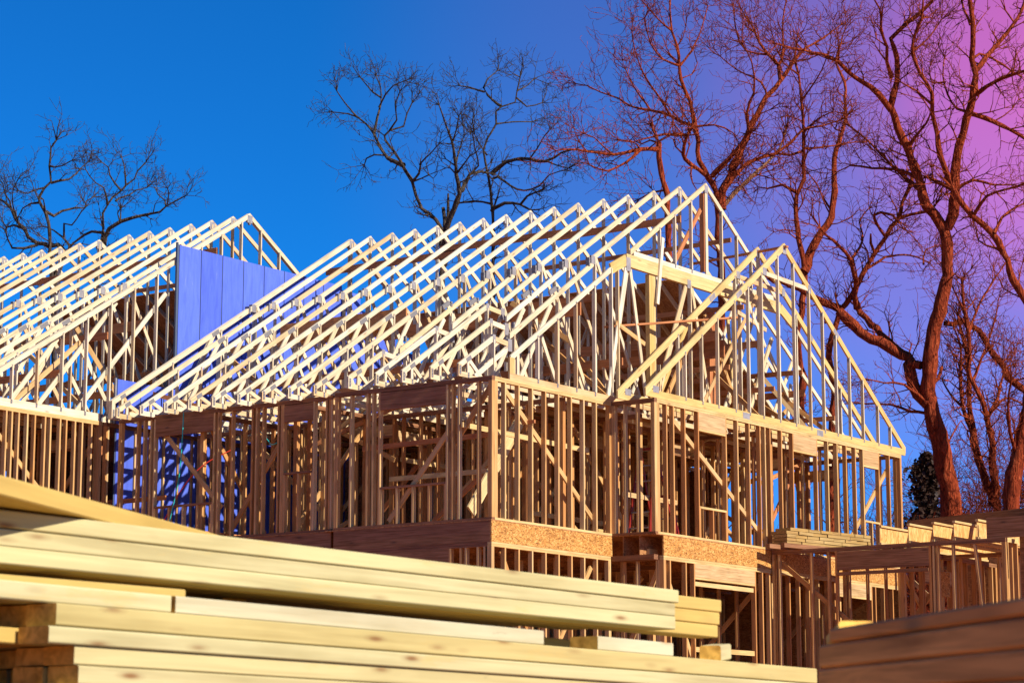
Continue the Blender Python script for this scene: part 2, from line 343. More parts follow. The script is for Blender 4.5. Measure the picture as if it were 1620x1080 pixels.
def nailplate(tr,x,y,z,w,h,ang=0,mt='nail',t=.043):
    c=Vector((x,y,z)); d=Vector((math.cos(ang),0,math.sin(ang)))*w/2
    bar('nail_plate',tr,c-d,c+d,h,t,mt,up=(0,0,1))
def member(tr,nm,y,x0,z0,x1,z1,w,t,mt,plumb=False):
    s=0
    if plumb and abs(x1-x0)>1e-6: s=(z1-z0)/abs(x1-x0)
    return bar(nm,tr,(x0,y,z0),(x1,y,z1),w,t,mt,s0=s,s1=s)
CH=.089
def rafter(tr,y,x0,x1,line,mt,w=CH,t=.038,sgn=1):
    """top chord whose upper edge follows line(x)"""
    m_=(line(x1)-line(x0))/(x1-x0); off=w/2*math.sqrt(1+m_*m_)
    return bar('top_chord',tr,(x0,y,line(x0)-off),(x1,y,line(x1)-off),w,t,mt,s0=m_,s1=m_)
def truss(house,y,RX=7.33,RZ=7.33,slope=.621,eave=-.11,heel=2.50,zc=2.47,stepx=None,right=None,mt='truss',full=True,tailz=None,cut=.27):
    tr=empty('roof_truss',(eave,y,zc),house)
    jy=y+rnd.uniform(-.013,.013)
    half=RX-eave
    A=lambda x: RZ-slope*(RX-x) if x<=RX else RZ-slope*(x-RX)
    re=right if right else RX+half
    off=CH/2*math.sqrt(1+slope*slope); vth=CH*math.sqrt(1+slope*slope)
    zf=5.33+(RZ-7.33); xf=RX-(RZ-zf)/slope; xg=2*RX-xf
    # chords
    bar('bottom_chord',tr,(eave+.35,jy,zc+CH/2),(re-.05,jy,zc+CH/2),CH,.034,mt)
    if stepx is None:
        rafter(tr,jy,eave,xf,A,mt)
    else:
        B=lambda x: RZ-.655*(RX-x)
        rafter(tr,jy,eave,stepx,A,mt)
        xi=stepx+.46
        bar('top_chord',tr,(stepx+.001,jy,A(stepx)-.02-CH/2),(xi,jy,A(stepx)-.06-CH/2),CH,.036,mt)
        rafter(tr,jy,xi+.02,xf+.05,B,mt)
        nailplate(tr,stepx,jy,A(stepx)-.07,.09,.15,mt='galv'); nailplate(tr,xi+.02,jy,A(stepx)-.12,.12,.22,mt='galv')
        member(tr,'web',jy,stepx-.01,zc+CH+.001,stepx-.01,A(stepx)-vth+.02,CH*.8,.030,mt)
        member(tr,'web',jy,stepx-.55,zc+CH,xi,A(stepx)-.15,CH,.026,mt)
    rafter(tr,jy,xf+.006,RX-.001,A,mt); rafter(tr,jy,RX+.001,xg-.006,A,mt); rafter(tr,jy,xg,re,A,mt)
    # tail block: end post, return and strut
    th=A(eave)-heel
    tz=tailz if tailz is not None else zc
    bar('heel_block',tr,(eave+.045,jy,tz),(eave+.045,jy,A(eave+.045)-.03),.09,.040,mt,up=(1,0,0))
    bar('heel_block',tr,(eave+.09,jy,tz+.045),(eave+.40,jy,tz+.045),.09,.036,mt)
    bar('web',tr,(eave+.29,jy,tz+.09),(eave+.29,jy,A(eave+.29)-.06),.06,.030,mt,up=(1,0,0))
    member(tr,'web',jy,eave+.31,A(eave+.31)-vth*.75,eave+.72,zc+CH*.7,.075,.028,mt)
    nailplate(tr,eave+.045,jy,tz+.115,.15,.06,ang=math.pi/2); nailplate(tr,eave+.30,jy,A(eave+.30)-.065,.16,.075,ang=math.atan(slope))
    nailplate(tr,eave+.29,jy,tz+.05,.09,.05,ang=math.pi/2)
    # webs
    for x0,x1 in ((1.55,1.55),(2.95,2.95)):
        x=x0+eave+.11
        if stepx is None or x>stepx+.6: member(tr,'web',jy,x,zc+CH,x,A(x)-vth*.8-(0 if stepx is None else .2),CH*.8,.030,mt); nailplate(tr,x,jy,A(x)-.11,.10,.05,ang=math.pi/2,t=.0425)
    xm=eave+2.85
    if stepx is None or xm>stepx+.5:
        member(tr,'web',jy,eave+1.75,zc+CH*.6,xm,A(xm)-vth*.7-(0 if stepx is None else .22),CH,.026,mt)
        nailplate(tr,xm+.05,jy,A(xm+.05)-.055,.24,.085,ang=math.atan(slope))
    member(tr,'web',jy,xf+.1,zc+CH,xf+.1,A(xf+.1)-vth*.8,CH*.75,.030,mt)
    member(tr,'web',jy,xf+.14,A(xf+.14)-vth*.9,RX-1.35,zc+CH*.6,CH*.85,.026,mt)
    member(tr,'web',jy,xf-.05,zc+CH*.7,xm+.12,A(xm+.12)-vth*.9,CH,.027,mt)
    member(tr,'web',jy,RX,zc+CH,RX,RZ-.10,CH*.75,.032,mt)
    member(tr,'web',jy,xg-.14,A(xg-.14)-vth*.9,RX+1.35,zc+CH*.6,CH*.85,.026,mt)
    if full:
        xr=2*RX-xm
        member(tr,'web',jy,xg-.1,zc+CH,xg-.1,A(xg-.1)-vth*.8,CH*.75,.030,mt)
        member(tr,'web',jy,xr,A(xr)-vth*.9,xg+.05,zc+CH*.7,CH,.027,mt)
    nailplate(tr,RX,jy,RZ-.13,.15,.17,mt='galv')
    nailplate(tr,xf+.03,jy,zf-.06,.13,.16,mt='galv'); nailplate(tr,xf-.12,jy,zf-.12,.16,.08,ang=math.pi/2)
    return tr

# ================================================================== main house
H=empty('house_frame',(0,0,-3.15),None,'large timber house frame with two stepped gables and a long open truss roof','house')
# --- upper storey walls (floor deck at z = 0)
BR='brown'
wall(H,'y',0.0,0,3.47,0,2.46,-1,studs=[.30,.71,.85,2.60,2.73,3.10],openings=[(.98,2.43,.70,2.10,.27,BR)],mt='stud',pm=BR,
     braces=[(.10,2.3,1.0,1.2),(2.3,.1,.9,1.7)])
wall(H,'y',0.07,3.58,8.90,0,2.44,-1,studs=[3.72,4.78,4.86,5.23,5.39,5.49,5.99,6.33,8.05,8.23,8.40],
     openings=[(6.45,7.93,.70,2.07,.29,BR),(4.03,4.72,1.12,2.08,.27,BR)],mt='stud',pm=BR,braces=[(7.9,2.2,6.3,.6),(6.1,.1,4.8,1.8)])
wall(H,'x',0.0,0.093,3.76,0,2.46,-1,studs=[.405+.4064*i for i in range(8)],pm='plate',braces=[(.5,2.3,3.3,.25)])
wall(H,'y',3.74,-.93,-.001,0,2.46,-1,studs=[-.28,-.55],pm=BR)
wall(H,'x',-.93,3.835,13.78,0,2.46,-1,studs=[4.17,4.41,4.81,6.75,7.2,7.62,7.82,8.02,8.48,10.42,10.82,11.22,11.63,13.2],
     openings=[(5.31,6.29,.62,2.07,.31),(8.96,9.92,None,2.07,.31),(12.0,12.68,.91,2.07,.31,'lvl')],mt='stud_tinted',pm='plate',
     braces=[(4.3,2.3,8.1,.1),(11.2,.2,13.4,2.2)])
wall(H,'x',9.36,.2,7.0,0,2.44,-1,pm=BR)
# interior partitions
wall(H,'y',2.6,.3,9.2,0,2.44,-1,mt='stud_tinted',openings=[(4.2,5.1,None,2.05,.2)],braces=[(1,2.3,3.4,.2),(5.4,.2,7.9,2.3)],pm=BR)
wall(H,'y',5.2,.3,9.2,0,2.44,-1,mt='stud_tinted',openings=[(2.0,2.9,None,2.05,.2)],braces=[(3.2,.2,5.6,2.2),(8.6,.3,6.2,2.2)],pm=BR)
wall(H,'x',4.6,.3,7.3,0,2.44,-1,mt='stud_tinted',openings=[(3.3,4.2,None,2.05,.2)],pm=BR,braces=[(.5,.2,2.4,2.2),(4.6,2.3,7.0,.3)])
wall(H,'x',2.1,2.8,9.5,0,2.44,-1,mt='stud_tinted',openings=[(6.2,7.1,None,2.05,.2)],pm=BR,braces=[(2.9,.2,4.9,2.2)])
wall(H,'x',6.9,.3,7.3,0,2.44,-1,mt='stud_tinted',openings=[(3.3,4.2,None,2.05,.2)],pm=BR,braces=[(.6,2.2,2.2,.3)])
wall(H,'y',8.6,-.6,9.2,0,2.44,-1,mt='stud_tinted',openings=[(1.0,1.9,None,2.05,.2)],pm=BR,braces=[(2.3,.2,4.6,2.2)])
wall(H,'x',3.3,8.7,14.3,0,2.44,-1,mt='stud_tinted',openings=[(10.0,11.6,.9,2.05,.2)],pm=BR,braces=[(8.9,2.2,10.2,.4)])
wall(H,'y',11.4,-.6,3.2,0,2.44,-1,mt='stud_tinted',openings=[(.7,1.6,None,2.05,.2)],pm=BR)
wall(H,'y',13.78,-.84,9.2,0,2.46,1,mt='stud_tinted',openings=[(.6,2.0,.7,2.05,.2)],pm=BR)
wall(H,'x',1.25,4.3,13.7,0,2.44,-1,mt='stud_tinted',openings=[(8.0,8.9,None,2.05,.2),(10.9,11.8,.8,2.05,.2)],pm=BR,braces=[(4.5,2.2,6.6,.2),(9.2,.3,10.7,2.2)])
bar('lateral_brace',H,(-.02,.62,1.66),(3.9,.62,1.62),.089,.036,'plate'); bar('lateral_brace',H,(.6,.4,1.55),(.6,3.3,1.50),.089,.036,'brace')
bar('lateral_brace',H,(1.2,.2,1.80),(1.2,-.06,1.80),.06,.036,'brace')
bar('stair_stringer',H,(.76,1.0,.25),(2.24,1.0,2.0),.24,.038,'plate')
# sheathing on the far side and round the stairwell
for y0 in np.arange(3.4,9.3,1.22):
    box('sheathing_panel',H,(13.80,y0,-.3),(13.812,y0+1.215,2.44),'deck',axis='y')
for y0,y1 in ((6.95,8.16),(8.165,9.2)):
    box('sheathing_panel',H,(7.31,y0,0.0),(7.322,y1,2.40),'deck',axis='y')
for y0 in np.arange(.35,4.4,1.22):
    box('sheathing_panel',H,(8.70,y0+2.2,0.0),(8.712,y0+3.415,2.40),'deck',axis='y')
# --- floor of the upper storey
box('rim_board',H,(-.0,.003,-.375),(3.77,.03,-.019),'osb')
box('rim_board',H,(4.01,-.932,-.375),(8.9,-.90,-.019),'osb'); box('rim_board',H,(8.903,-.932,-.375),(13.75,-.90,-.019),'osb')
box('rim_board',H,(-.002,.032,-.375),(.026,3.46,-.019),BR,axis='y'); box('rim_board',H,(.07,3.58,-.375),(.098,8.9,-.019),BR,axis='y')
for x0 in np.arange(-.01,13.7,2.44):
    for y0 in np.arange(.001,9.2,1.22):
        x1=min(x0+2.437,13.76); 
        box('floor_panel',H,(x0 if x0>0 or y0<3.4 else .06,y0,-.018),(x1,y0+1.217,-.001),'deck')
for x0 in np.arange(3.76,13.7,2.44):
    box('floor_panel',H,(x0,-.935,-.018),(min(x0+2.437,13.76),-.002,-.001),'deck')
y=.45
while y<9.2:
    x0=.03 if y<3.4 else .10
    bar('floor_joist',H,(x0,y,-.197),(13.7,y,-.197),.355,.012,'deck'); y+=.4064
for y in (-.2,-.55):
    bar('floor_joist',H,(3.80,y,-.197),(13.7,y,-.197),.355,.012,'deck')
box('blocking',H,(4.03,-.62,-.37),(4.3,-.45,-.24),'plate')
bar('landing_beam',H,(3.78,-.91,-.42),(3.78,-.02,-.42),.09,.14,BR,up=(0,0,1))
# --- lower storey walls
wall(H,'x',.002,0.0,3.70,-3.15,-.378,-1,studs=[.405+.4064*i for i in range(8)],pm='plate',braces=[(.4,-.5,1.5,-2.3),(3.2,-.6,1.7,-2.6)])
wall(H,'y',0.0,.095,8.9,-3.15,-.378,-1,studs=[.12,.30,.55,.66],openings=[(.9,4.6,None,-.95,.50,BR),(5.2,7.8,None,-.95,.50,BR)],pm=BR)
wall(H,'y',4.01,-.84,-.0,-3.15,-.378,-1,studs=[-.35],pm=BR,braces=[(-.75,-.6,-.1,-2.0)])
wall(H,'x',-.93,4.01,13.75,-3.15,-.378,-1,studs=[4.24,4.79,7.62,7.9,8.3,8.7,9.1,9.5,9.9,10.3,12.4,12.8,13.2],
     openings=[(5.10,7.32,None,-.70,.30),(10.6,12.2,-2.0,-.70,.30)],mt='stud_tinted',pm='plate',braces=[(4.15,-.5,5.6,-3.0)])
box('door_rail',H,(5.11,-.90,-.86),(7.31,-.86,-.78),'plate')
box('door_rail',H,(5.11,-.90,-2.06),(7.31,-.86,-1.97),'plate')
for (ax,c,a,b) in (('y',2.4,.3,9.2),('y',5.6,.3,9.2),('x',3.4,.3,13.6),('y',8.2,-.8,9.2),('x',6.4,.3,13.6),('y',11.0,-.8,9.2)):
    wall(H,ax,c,a,b,-3.15,-.40,-1,pm=BR,openings=[((a+b)/2-.5,(a+b)/2+.45,None,-1.1,.2)],braces=[(a+.3,-.6,a+2.6,-2.9),(b-.5,-.6,b-2.4,-2.7)])
for y0 in np.arange(-.8,9.3,1.22):
    box('sheathing_panel',H,(13.80,y0,-3.15),(13.812,y0+1.215,-.31),'deck',axis='y')
box('floor_panel',H,(0,.0,-3.25),(13.78,9.4,-3.151),'deck'); box('floor_panel',H,(3.99,-.935,-3.25),(13.78,-.001,-3.151),'deck')
for a,b in (((-.02,-.02,-4.6),(.18,9.4,-3.252)),((.181,-.02,-4.6),(3.9,.18,-3.252)),((3.9,-.96,-4.6),(4.1,.18,-3.252)),((4.101,-.96,-4.6),(13.8,-.76,-3.252)),((13.6,-.759,-4.6),(13.8,9.4,-3.252))):
    box('foundation_wall',H,a,b,'conc',axis='x' if b[0]-a[0]>b[1]-a[1] else 'y')
# --- main roof trusses (ridge along y)
STEP={1:.95,2:1.70,3:2.45,4:1.68,5:.90}
for k in range(1,15):
    y=.05+.6096*k
    left=k>=6
    truss(H,y,eave=-.33 if left else -.10,heel=2.40,zc=2.465,tailz=2.40 if left else 2.50,stepx=STEP.get(k),right=14.76)
# last truss by the party wall has no tail
for yy in (9.14,9.185):
    truss(H,yy,eave=.08,heel=2.5,zc=2.465,tailz=2.47,right=14.6)
# --- gable end truss with a flat beam and a small gable on top
def gable_end():
    y=.047; tr=empty('roof_truss',(.57,y,2.462),H); mt='truss'
    B=lambda x: 7.31-.657*abs(7.33-x)
    rafter(tr,y,.60,3.86,B,mt); rafter(tr,y,10.8,14.0,B,mt)
    bar('bottom_chord',tr,(.57,y,2.462+.06),(14.0,y,2.462+.06),.115,.036,mt)
    bar('heel_block',tr,(.645,y,2.58),(.645,y,2.86),.15,.039,'plate',up=(1,0,0)); bar('web',tr,(.83,y,2.58),(.83,y,2.94),.07,.03,mt,up=(1,0,0))
    # flat girder
    for dy in (0,.042): bar('flat_chord',tr,(4.36,y+dy,5.235),(10.3,y+dy,5.235),.24,.038,'wing')
    bar('flat_chord',tr,(3.83,y,4.975),(4.36,y,5.235),.20,.0395,'wing'); bar('flat_chord',tr,(10.3,y,5.235),(10.83,y,4.975),.20,.0395,'wing')
    for x,w in ((4.42,.15),(6.62,.13)): nailplate(tr,x,y,5.16 if w>.14 else 5.14,w,.26 if w>.14 else .17,mt='galv',t=.046)
    for x in (1.43,2.04,2.65,3.26): member(tr,'web',y,x,2.58,x,B(x)-.10,.072,.030,mt); nailplate(tr,x,y,2.56,.1,.05,ang=math.pi/2); nailplate(tr,x,y,B(x)-.12,.1,.05,ang=math.pi/2)
    for x in (3.83,4.05): member(tr,'web',y,x,2.58,x,4.98,.075,.03,mt)
    for dx in (0,.075,.15): bar('post',tr,(5.24+dx,y+.06,2.50),(5.24+dx,y+.06,5.11),.07,.09,'wing',up=(1,0,0))
    member(tr,'web',y,4.36,5.08,3.72,2.58,.09,.026,mt); member(tr,'web',y+.03,4.45,5.08,3.80,2.58,.09,.024,mt)
    member(tr,'web',y,4.50,5.08,5.05,2.58,.085,.028,mt)
    member(tr,'web',y,6.52,5.08,5.30,2.58,.09,.026,mt); member(tr,'web',y+.03,6.58,5.08,5.42,2.58,.09,.024,mt); member(tr,'web',y,6.66,5.1,6.66,2.58,.08,.03,mt); member(tr,'web',y,6.74,5.08,7.45,2.58,.085,.028,mt)
    for x in (8.6,9.4,10.2): member(tr,'web',y,x,2.58,x,5.1,.08,.03,mt)
    member(tr,'web',y,4.0,3.98,5.0,3.72,.085,.022,'stud')
    # cap
    bar('bottom_chord',tr,(4.62,y,5.356+.045),(10.0,y,5.356+.045),.089,.034,mt)
    rafter(tr,y,4.50,7.329,B,mt); rafter(tr,y,7.331,10.15,B,mt)
    for x in (5.56,6.12,6.74,7.92,8.52,9.1): member(tr,'web',y,x,5.45,x,B(x)-.10,.066,.03,mt); nailplate(tr,x,y,5.43,.1,.045,ang=math.pi/2); nailplate(tr,x,y,B(x)-.12,.1,.045,ang=math.pi/2)
    bar('web',tr,(7.33,y,5.45),(7.33,y,7.2),.09,.032,mt,up=(1,0,0))
    bar('web',tr,(7.28,y+.06,5.5),(7.28,y+.06,7.1),.10,.036,'brace',up=(0,1,0))
    bar('web',tr,(7.2,y+.05,6.75),(6.1,y+.05,5.4),.089,.03,'brace')
    nailplate(tr,7.33,y,7.18,.13,.16,mt='galv')
    bar('web',tr,(5.62,y-.04,5.88),(5.40,y-.04,4.55),.085,.036,mt,up=(1,0,0))
gable_end()
# --- two wing trusses
def wing_truss(y,x0,x1,studs,tail,extra=False):
    tr=empty('roof_truss',(x0,y,2.462),H); mt='wing'; cx=8.76
    Wl=lambda x: 6.22-.682*abs(cx-x)
    rafter(tr,y,x0,cx-.001,Wl,mt,w=.12); rafter(tr,y,cx+.001,x1,Wl,mt,w=.12)
    bar('bottom_chord',tr,(x0+.02,y,2.463+.07),(x1-.02,y,2.463+.07),.138,.036,mt)
    for x in studs:
        member(tr,'web',y,x,2.60,x,Wl(x)-.13,.066,.031,'truss'); nailplate(tr,x,y,2.58,.08,.045,ang=math.pi/2); nailplate(tr,x,y,Wl(x)-.15,.1,.045,ang=math.pi/2)
    nailplate(tr,cx,y,6.08,.15,.17,mt='galv')
    for x in (x0+.35,): nailplate(tr,x,y,2.62,.2,.12,mt='galv')
    for x in (6.9,10.9): nailplate(tr,x,y,Wl(x)-.07,.24,.10,ang=math.atan(.682)*(1 if x<cx else -1),mt='galv')
    for x in (7.1,10.1): nailplate(tr,x,y,2.52,.26,.12,mt='galv')
    bar('collar',tr,(7.95,y,5.47),(9.78,y,5.44),.089,.029,'truss'); nailplate(tr,7.93,y,5.5,.15,.15,mt='galv'); nailplate(tr,9.78,y,5.44,.13,.16,mt='galv')
    if extra: member(tr,'web',y,8.0,5.4,9.0,4.2,.08,.026,'truss'); member(tr,'web',y,7.9,4.75,9.05,4.55,.085,.024,'truss'); member(tr,'web',y,6.4,2.6,8.7,5.2,.085,.022,'stud')
    return tr
wing_truss(-.91,3.46,14.0,[4.86,5.47,6.06,6.71,7.25,7.79,8.46,9.11,9.75,10.32,10.88,11.47,12.05,12.73,13.3],False)
wing_truss(-.31,3.46,14.0,[5.6,7.8,8.76,10.3,12.2],True,True)
bar('lateral_brace',H,(8.75,-1.0,6.14),(8.75,1.3,6.05),.09,.036,'brace',up=(1,0,0))
bar('lateral_brace',H,(6.9,-.86,4.42),(4.1,.35,3.95),.036,.09,'brace')
for y0,x0 in ((.75,4.0),(1.97,4.0),(3.19,4.6),(4.41,4.0),(5.63,4.0),(6.85,4.0),(8.07,4.0)):
    for xx in np.arange(x0,13.5,2.44): box('added_attic_panel',H,(xx,y0,2.560),(min(xx+2.436,13.7),y0+1.214,2.575),'deck')  # attic sheets added to keep roof light out of the storey below
for y0 in np.arange(1.9,9.0,1.22):
    for f0,f1 in ((2.2,4.6),(4.61,7.2)):
        za=7.33-.621*f0+.008; zb=7.33-.621*f1+.008
        bar('added_roof_panel',H,(7.33+f0,y0+.605,za),(7.33+f1,y0+.605,zb),1.214,.012,'deck',up=(0,1,0))  # far slope sheathing added to cut sky light and darken the inside
# braces running through the trusses
for x,z,y0,y1,w in ((6.45,6.42,.1,3.1,.14),(6.45,6.5,2.7,6.0,.14),(6.45,6.42,5.6,9.1,.14),(3.2,4.15,.3,4.9,.24),(3.3,4.2,4.5,9.1,.14),(4.8,4.7,1.0,6.0,.14),(2.2,3.2,2.0,9.0,.14),(4.3,3.3,.1,9.0,.14),
    (8.4,6.35,.1,5.2,.09),(9.6,4.4,.1,9.0,.14),(1.3,2.75,3.7,9.0,.09),(6.0,3.6,.1,9.0,.18),(7.8,4.3,.1,9.0,.2),(11.4,3.6,.1,9.0,.14)):
    bar('lateral_brace',H,(x,y0,z),(x,y1,z+rnd.uniform(-.05,.05)),w,.036,'brace',up=(0,0,1))
for (a,b) in (((4.2,.35,2.6),(4.9,3.0,4.6)),((2.4,6.5,2.6),(3.0,8.7,4.0)),((5.6,1.0,2.6),(6.0,3.2,5.0)),((3.4,4.0,2.6),(4.0,6.3,4.6)),((10.5,-.2,2.7),(11.2,1.8,3.9)),((8.3,-.6,2.6),(8.5,1.6,4.6)),((11.6,-.5,2.62),(11.2,.9,3.8)),((10.8,-.35,2.62),(10.4,.6,3.9))):
    bar('lateral_brace',H,a,b,.089,.038,'stud')
for x,y0 in ((8.3,.6),(8.38,.6),(8.46,.6)):
    bar('post',H,(x,y0,2.5),(x,y0,5.0),.07,.09,'brace',up=(1,0,0))
for i in range(26):
    y0=rnd.uniform(.5,8.4); x0=rnd.uniform(1.5,10.5); dy=rnd.choice([.65,1.25,1.9]); z0=2.58+rnd.random()*max(.05,(6.6-.6*abs(7.33-x0))-2.9)*rnd.random()
    bar('lateral_brace',H,(x0,y0,z0),(x0+rnd.uniform(-.6,.6),y0+dy,z0+rnd.uniform(-.9,.9)),.089,.038,rnd.choice(['stud','brace','truss']))
for i in range(30):
    x0=rnd.uniform(.5,12.0); y0=rnd.uniform(.3,8.2); z0=rnd.uniform(.1,2.1)
    if rnd.random()<.5: bar('lateral_brace',H,(x0,y0,z0),(x0+rnd.uniform(1.2,2.6),y0,min(2.35,max(.1,z0+rnd.choice([0,0,-1.5,1.5])))),.089,.036,rnd.choice(['stud','plate','brace']))
    else: bar('lateral_brace',H,(x0,y0,z0),(x0,y0+rnd.uniform(1.2,2.6),min(2.35,max(.1,z0+rnd.choice([0,0,-1.5,1.5])))),.089,.036,rnd.choice(['stud','brace','brace']))
for (x0,z0,x1,z1,y) in ((6.0,2.6,7.6,4.9,.5),(8.0,4.8,9.6,2.6,.5),(9.8,2.6,10.9,4.3,.8),(10.6,4.4,12.2,2.7,.5),(11.0,2.7,12.4,3.6,.9),(5.4,2.6,6.6,4.2,-.1),(9.0,2.6,10.2,4.6,.2),(9.6,5.0,9.9,2.6,.9),(7.0,2.6,7.2,4.6,.6),(11.6,2.6,11.9,3.9,.7)):
    bar('web',H,(x0,y,z0),(x1,y,z1),.089,.038,rnd.choice(['stud','truss','wing']))
for (x,z) in ((9.4,3.4),(10.6,3.9),(7.6,3.6),(12.0,3.1),(8.2,4.9)):
    bar('lateral_brace',H,(x,-.28,z),(x,2.6,z+.05),.10,.036,'brace')
# loose packs of web lumber between the trusses
box('gusset_panel',H,(3.12,4.3,4.25),(3.16,7.5,4.6),'brace',axis='y')
box('gusset_panel',H,(8.05,.1,3.9),(8.09,3.0,4.25),'brace',axis='y')

# ================================================================== neighbour house on the left
L_=empty('house_frame',(-2.9,9.5,-3.15),None,'half hidden timber house frame behind the blue wall with its own open truss roof','house')
wall(L_,'x',9.46,-3.0,.18,0,2.46,-1,studs=[-2.75,-2.55,-2.29,-2.15,-1.98,-1.76,-1.57,-1.31,-1.17,-.92,-.76,-.53,-.34,-.09],pm='plate',braces=[(-2.7,2.2,-.4,.2)])
wall(L_,'y',-3.0,9.56,17.5,0,2.46,-1,pm=BR)
wall(L_,'x',11.6,-2.8,4.0,0,2.44,-1,pm=BR,braces=[(-2.5,.2,-.6,2.2),(.2,2.2,2.2,.2)])
wall(L_,'y',.18,9.6,17.0,0,2.44,-1,pm=BR,openings=[(10.2,11.1,None,2.0,.2)],braces=[(9.7,2.2,11.4,.3)])
wall(L_,'y',3.6,9.7,17.0,0,2.44,-1,pm=BR)
for x0 in np.arange(.3,3.0,1.22): box('sheathing_panel',L_,(x0,12.2,-.3),(x0+1.215,12.212,2.44),'deck')
box('sheathing_panel',L_,(-2.7,13.2,-.3),(.2,13.212,2.44),'deck')
box('sheathing_panel',L_,(.22,9.75,1.75),(1.3,9.762,2.45),'brace')
box('rim_board',L_,(-3.0,9.462,-.375),(.18,9.49,-.019),'osb'); box('rim_board',L_,(-3.0,9.5,-.375),(-2.97,17.5,-.019),BR,axis='y')
box('floor_panel',L_,(-3.0,9.5,-.018),(4.0,17.5,-.001),'deck')
for xx in np.arange(9.9,17.4,.6): bar('floor_joist',L_,(-2.96,xx,-.197),(4.0,xx,-.197),.355,.012,'deck')
wall(L_,'x',9.46,-3.0,.18,-3.15,-.378,-1,pm='plate'); wall(L_,'y',-3.0,9.56,17.5,-3.15,-.378,-1,pm=BR)
box('floor_panel',L_,(-3.0,9.46,-3.25),(11.7,17.5,-3.151),'deck')
box('foundation_wall',L_,(-3.0,9.45,-4.6),(-2.8,17.5,-3.252),'conc',axis='y'); box('foundation_wall',L_,(-2.799,9.45,-4.6),(.3,9.65,-3.252),'conc')
DX=4.37-7.33
ys=[9.98,10.58,11.19,11.80,12.41,13.02,13.94,14.55,15.16,15.77,16.38,16.99]
for i,y in enumerate(ys):
    truss(L_,y,RX=4.37,RZ=7.40,eave=-3.29 if i<6 else -3.1,heel=2.4,zc=2.465,tailz=2.42,right=11.8,full=i<3)
def left_end():
    y=9.50; tr=empty('roof_truss',(-3.0,y,2.462),L_); mt='truss'
    A=lambda x: 7.40-.62*abs(4.37-x)
    for dy in (0,.045):
        rafter(tr,y+dy,-3.0+.02,4.369,A,mt); rafter(tr,y+dy,4.371,11.7,A,mt)
    bar('bottom_chord',tr,(-3.2,y,2.462+.075),(.22,y,2.462+.075),.15,.036,mt); bar('bottom_chord',tr,(.23,y+.05,2.53),(11.6,y+.05,2.53),.13,.036,mt)
    nailplate(tr,.17,y,2.53,.09,.13)
    for x in [-2.17+.633*i for i in range(8)]+[2.9+.61*i for i in range(13)]:
        member(tr,'web',y,x,2.6,x,A(x)-.09,.075,.03,mt); nailplate(tr,x,y,2.58,.1,.05,ang=math.pi/2); nailplate(tr,x,y,A(x)-.13,.1,.05,ang=math.pi/2)
    for x0,z0,x1,z1 in ((-1.4,2.6,.6,4.9),(-.4,2.6,2.0,5.3),(-2.1,2.6,-.9,4.0)):
        bar('web',tr,(x0,y+.10,z0),(x1,y+.10,z1),.089,.03,mt)
    nailplate(tr,4.37,y,7.27,.16,.16,mt='galv'); nailplate(tr,4.37,y,7.2,.1,.05,ang=math.pi/2)
left_end()
for y0 in np.arange(9.8,17.0,1.22):
    for f0,f1 in ((1.6,4.0),(4.01,6.9)):
        bar('added_roof_panel',L_,(4.37+f0,y0+.605,7.40-.621*f0+.008),(4.37+f1,y0+.605,7.40-.621*f1+.008),1.214,.012,'deck',up=(0,1,0))
    for xx in (-2.25,.2,2.65,5.1): box('added_attic_panel',L_,(xx,y0,2.560),(xx+2.436,y0+1.214,2.575),'deck')
for x,z,y0,y1,w in ((3.5,6.45,9.6,13,.14),(3.5,6.4,13,17,.14),(.4,4.2,9.6,17,.14),(1.5,4.6,9.7,17,.2),(-.8,3.3,9.6,17,.14),(1.2,3.2,9.7,17,.14),(2.6,3.8,9.7,17,.14),(5.2,6.3,9.6,14,.09)):
    bar('lateral_brace',L_,(x,y0,z),(x,y1,z+rnd.uniform(-.05,.05)),w,.036,'brace',up=(0,0,1))
for a,b in (((-1.9,9.75,2.6),(-.2,9.75,4.0)),((.2,9.8,2.6),(.3,12.2,4.4)),((1.4,9.8,2.6),(.4,10.6,4.6))):
    bar('lateral_brace',L_,a,b,.089,.038,'stud')

# ================================================================== blue fire wall
FW=empty('fire_wall',(.45,9.41,-.3),None,'tall violet blue membrane faced fire wall with stepped top and dark vertical joints','wall')
x=.50; pw=.652
n=0
while x<11.3:
    if x<2.1: ztop=2.42 if x<.45 else 3.33
    else: ztop=6.31
    if x>7.2: ztop=6.31-.55*(x-7.2)
    x1=2.155 if (x<2.15<x+pw) else x+pw
    box('blue_panel',FW,(x+.014,9.40,-.3),(x1-.014,9.425,ztop+rnd.uniform(-.004,.004)),'blue',axis='z')
    box('joint_strip',FW,(x-.0135,9.412,-.3),(x+.0135,9.43,ztop+.01),'seam',axis='z')
    x=x1; n+=1
box('edge_stud',FW,(2.10,9.405,3.35),(2.135,9.45,6.36),'seam',axis='z'); box('edge_stud',FW,(.455,9.405,2.4),(.485,9.45,3.35),'galv',axis='z')

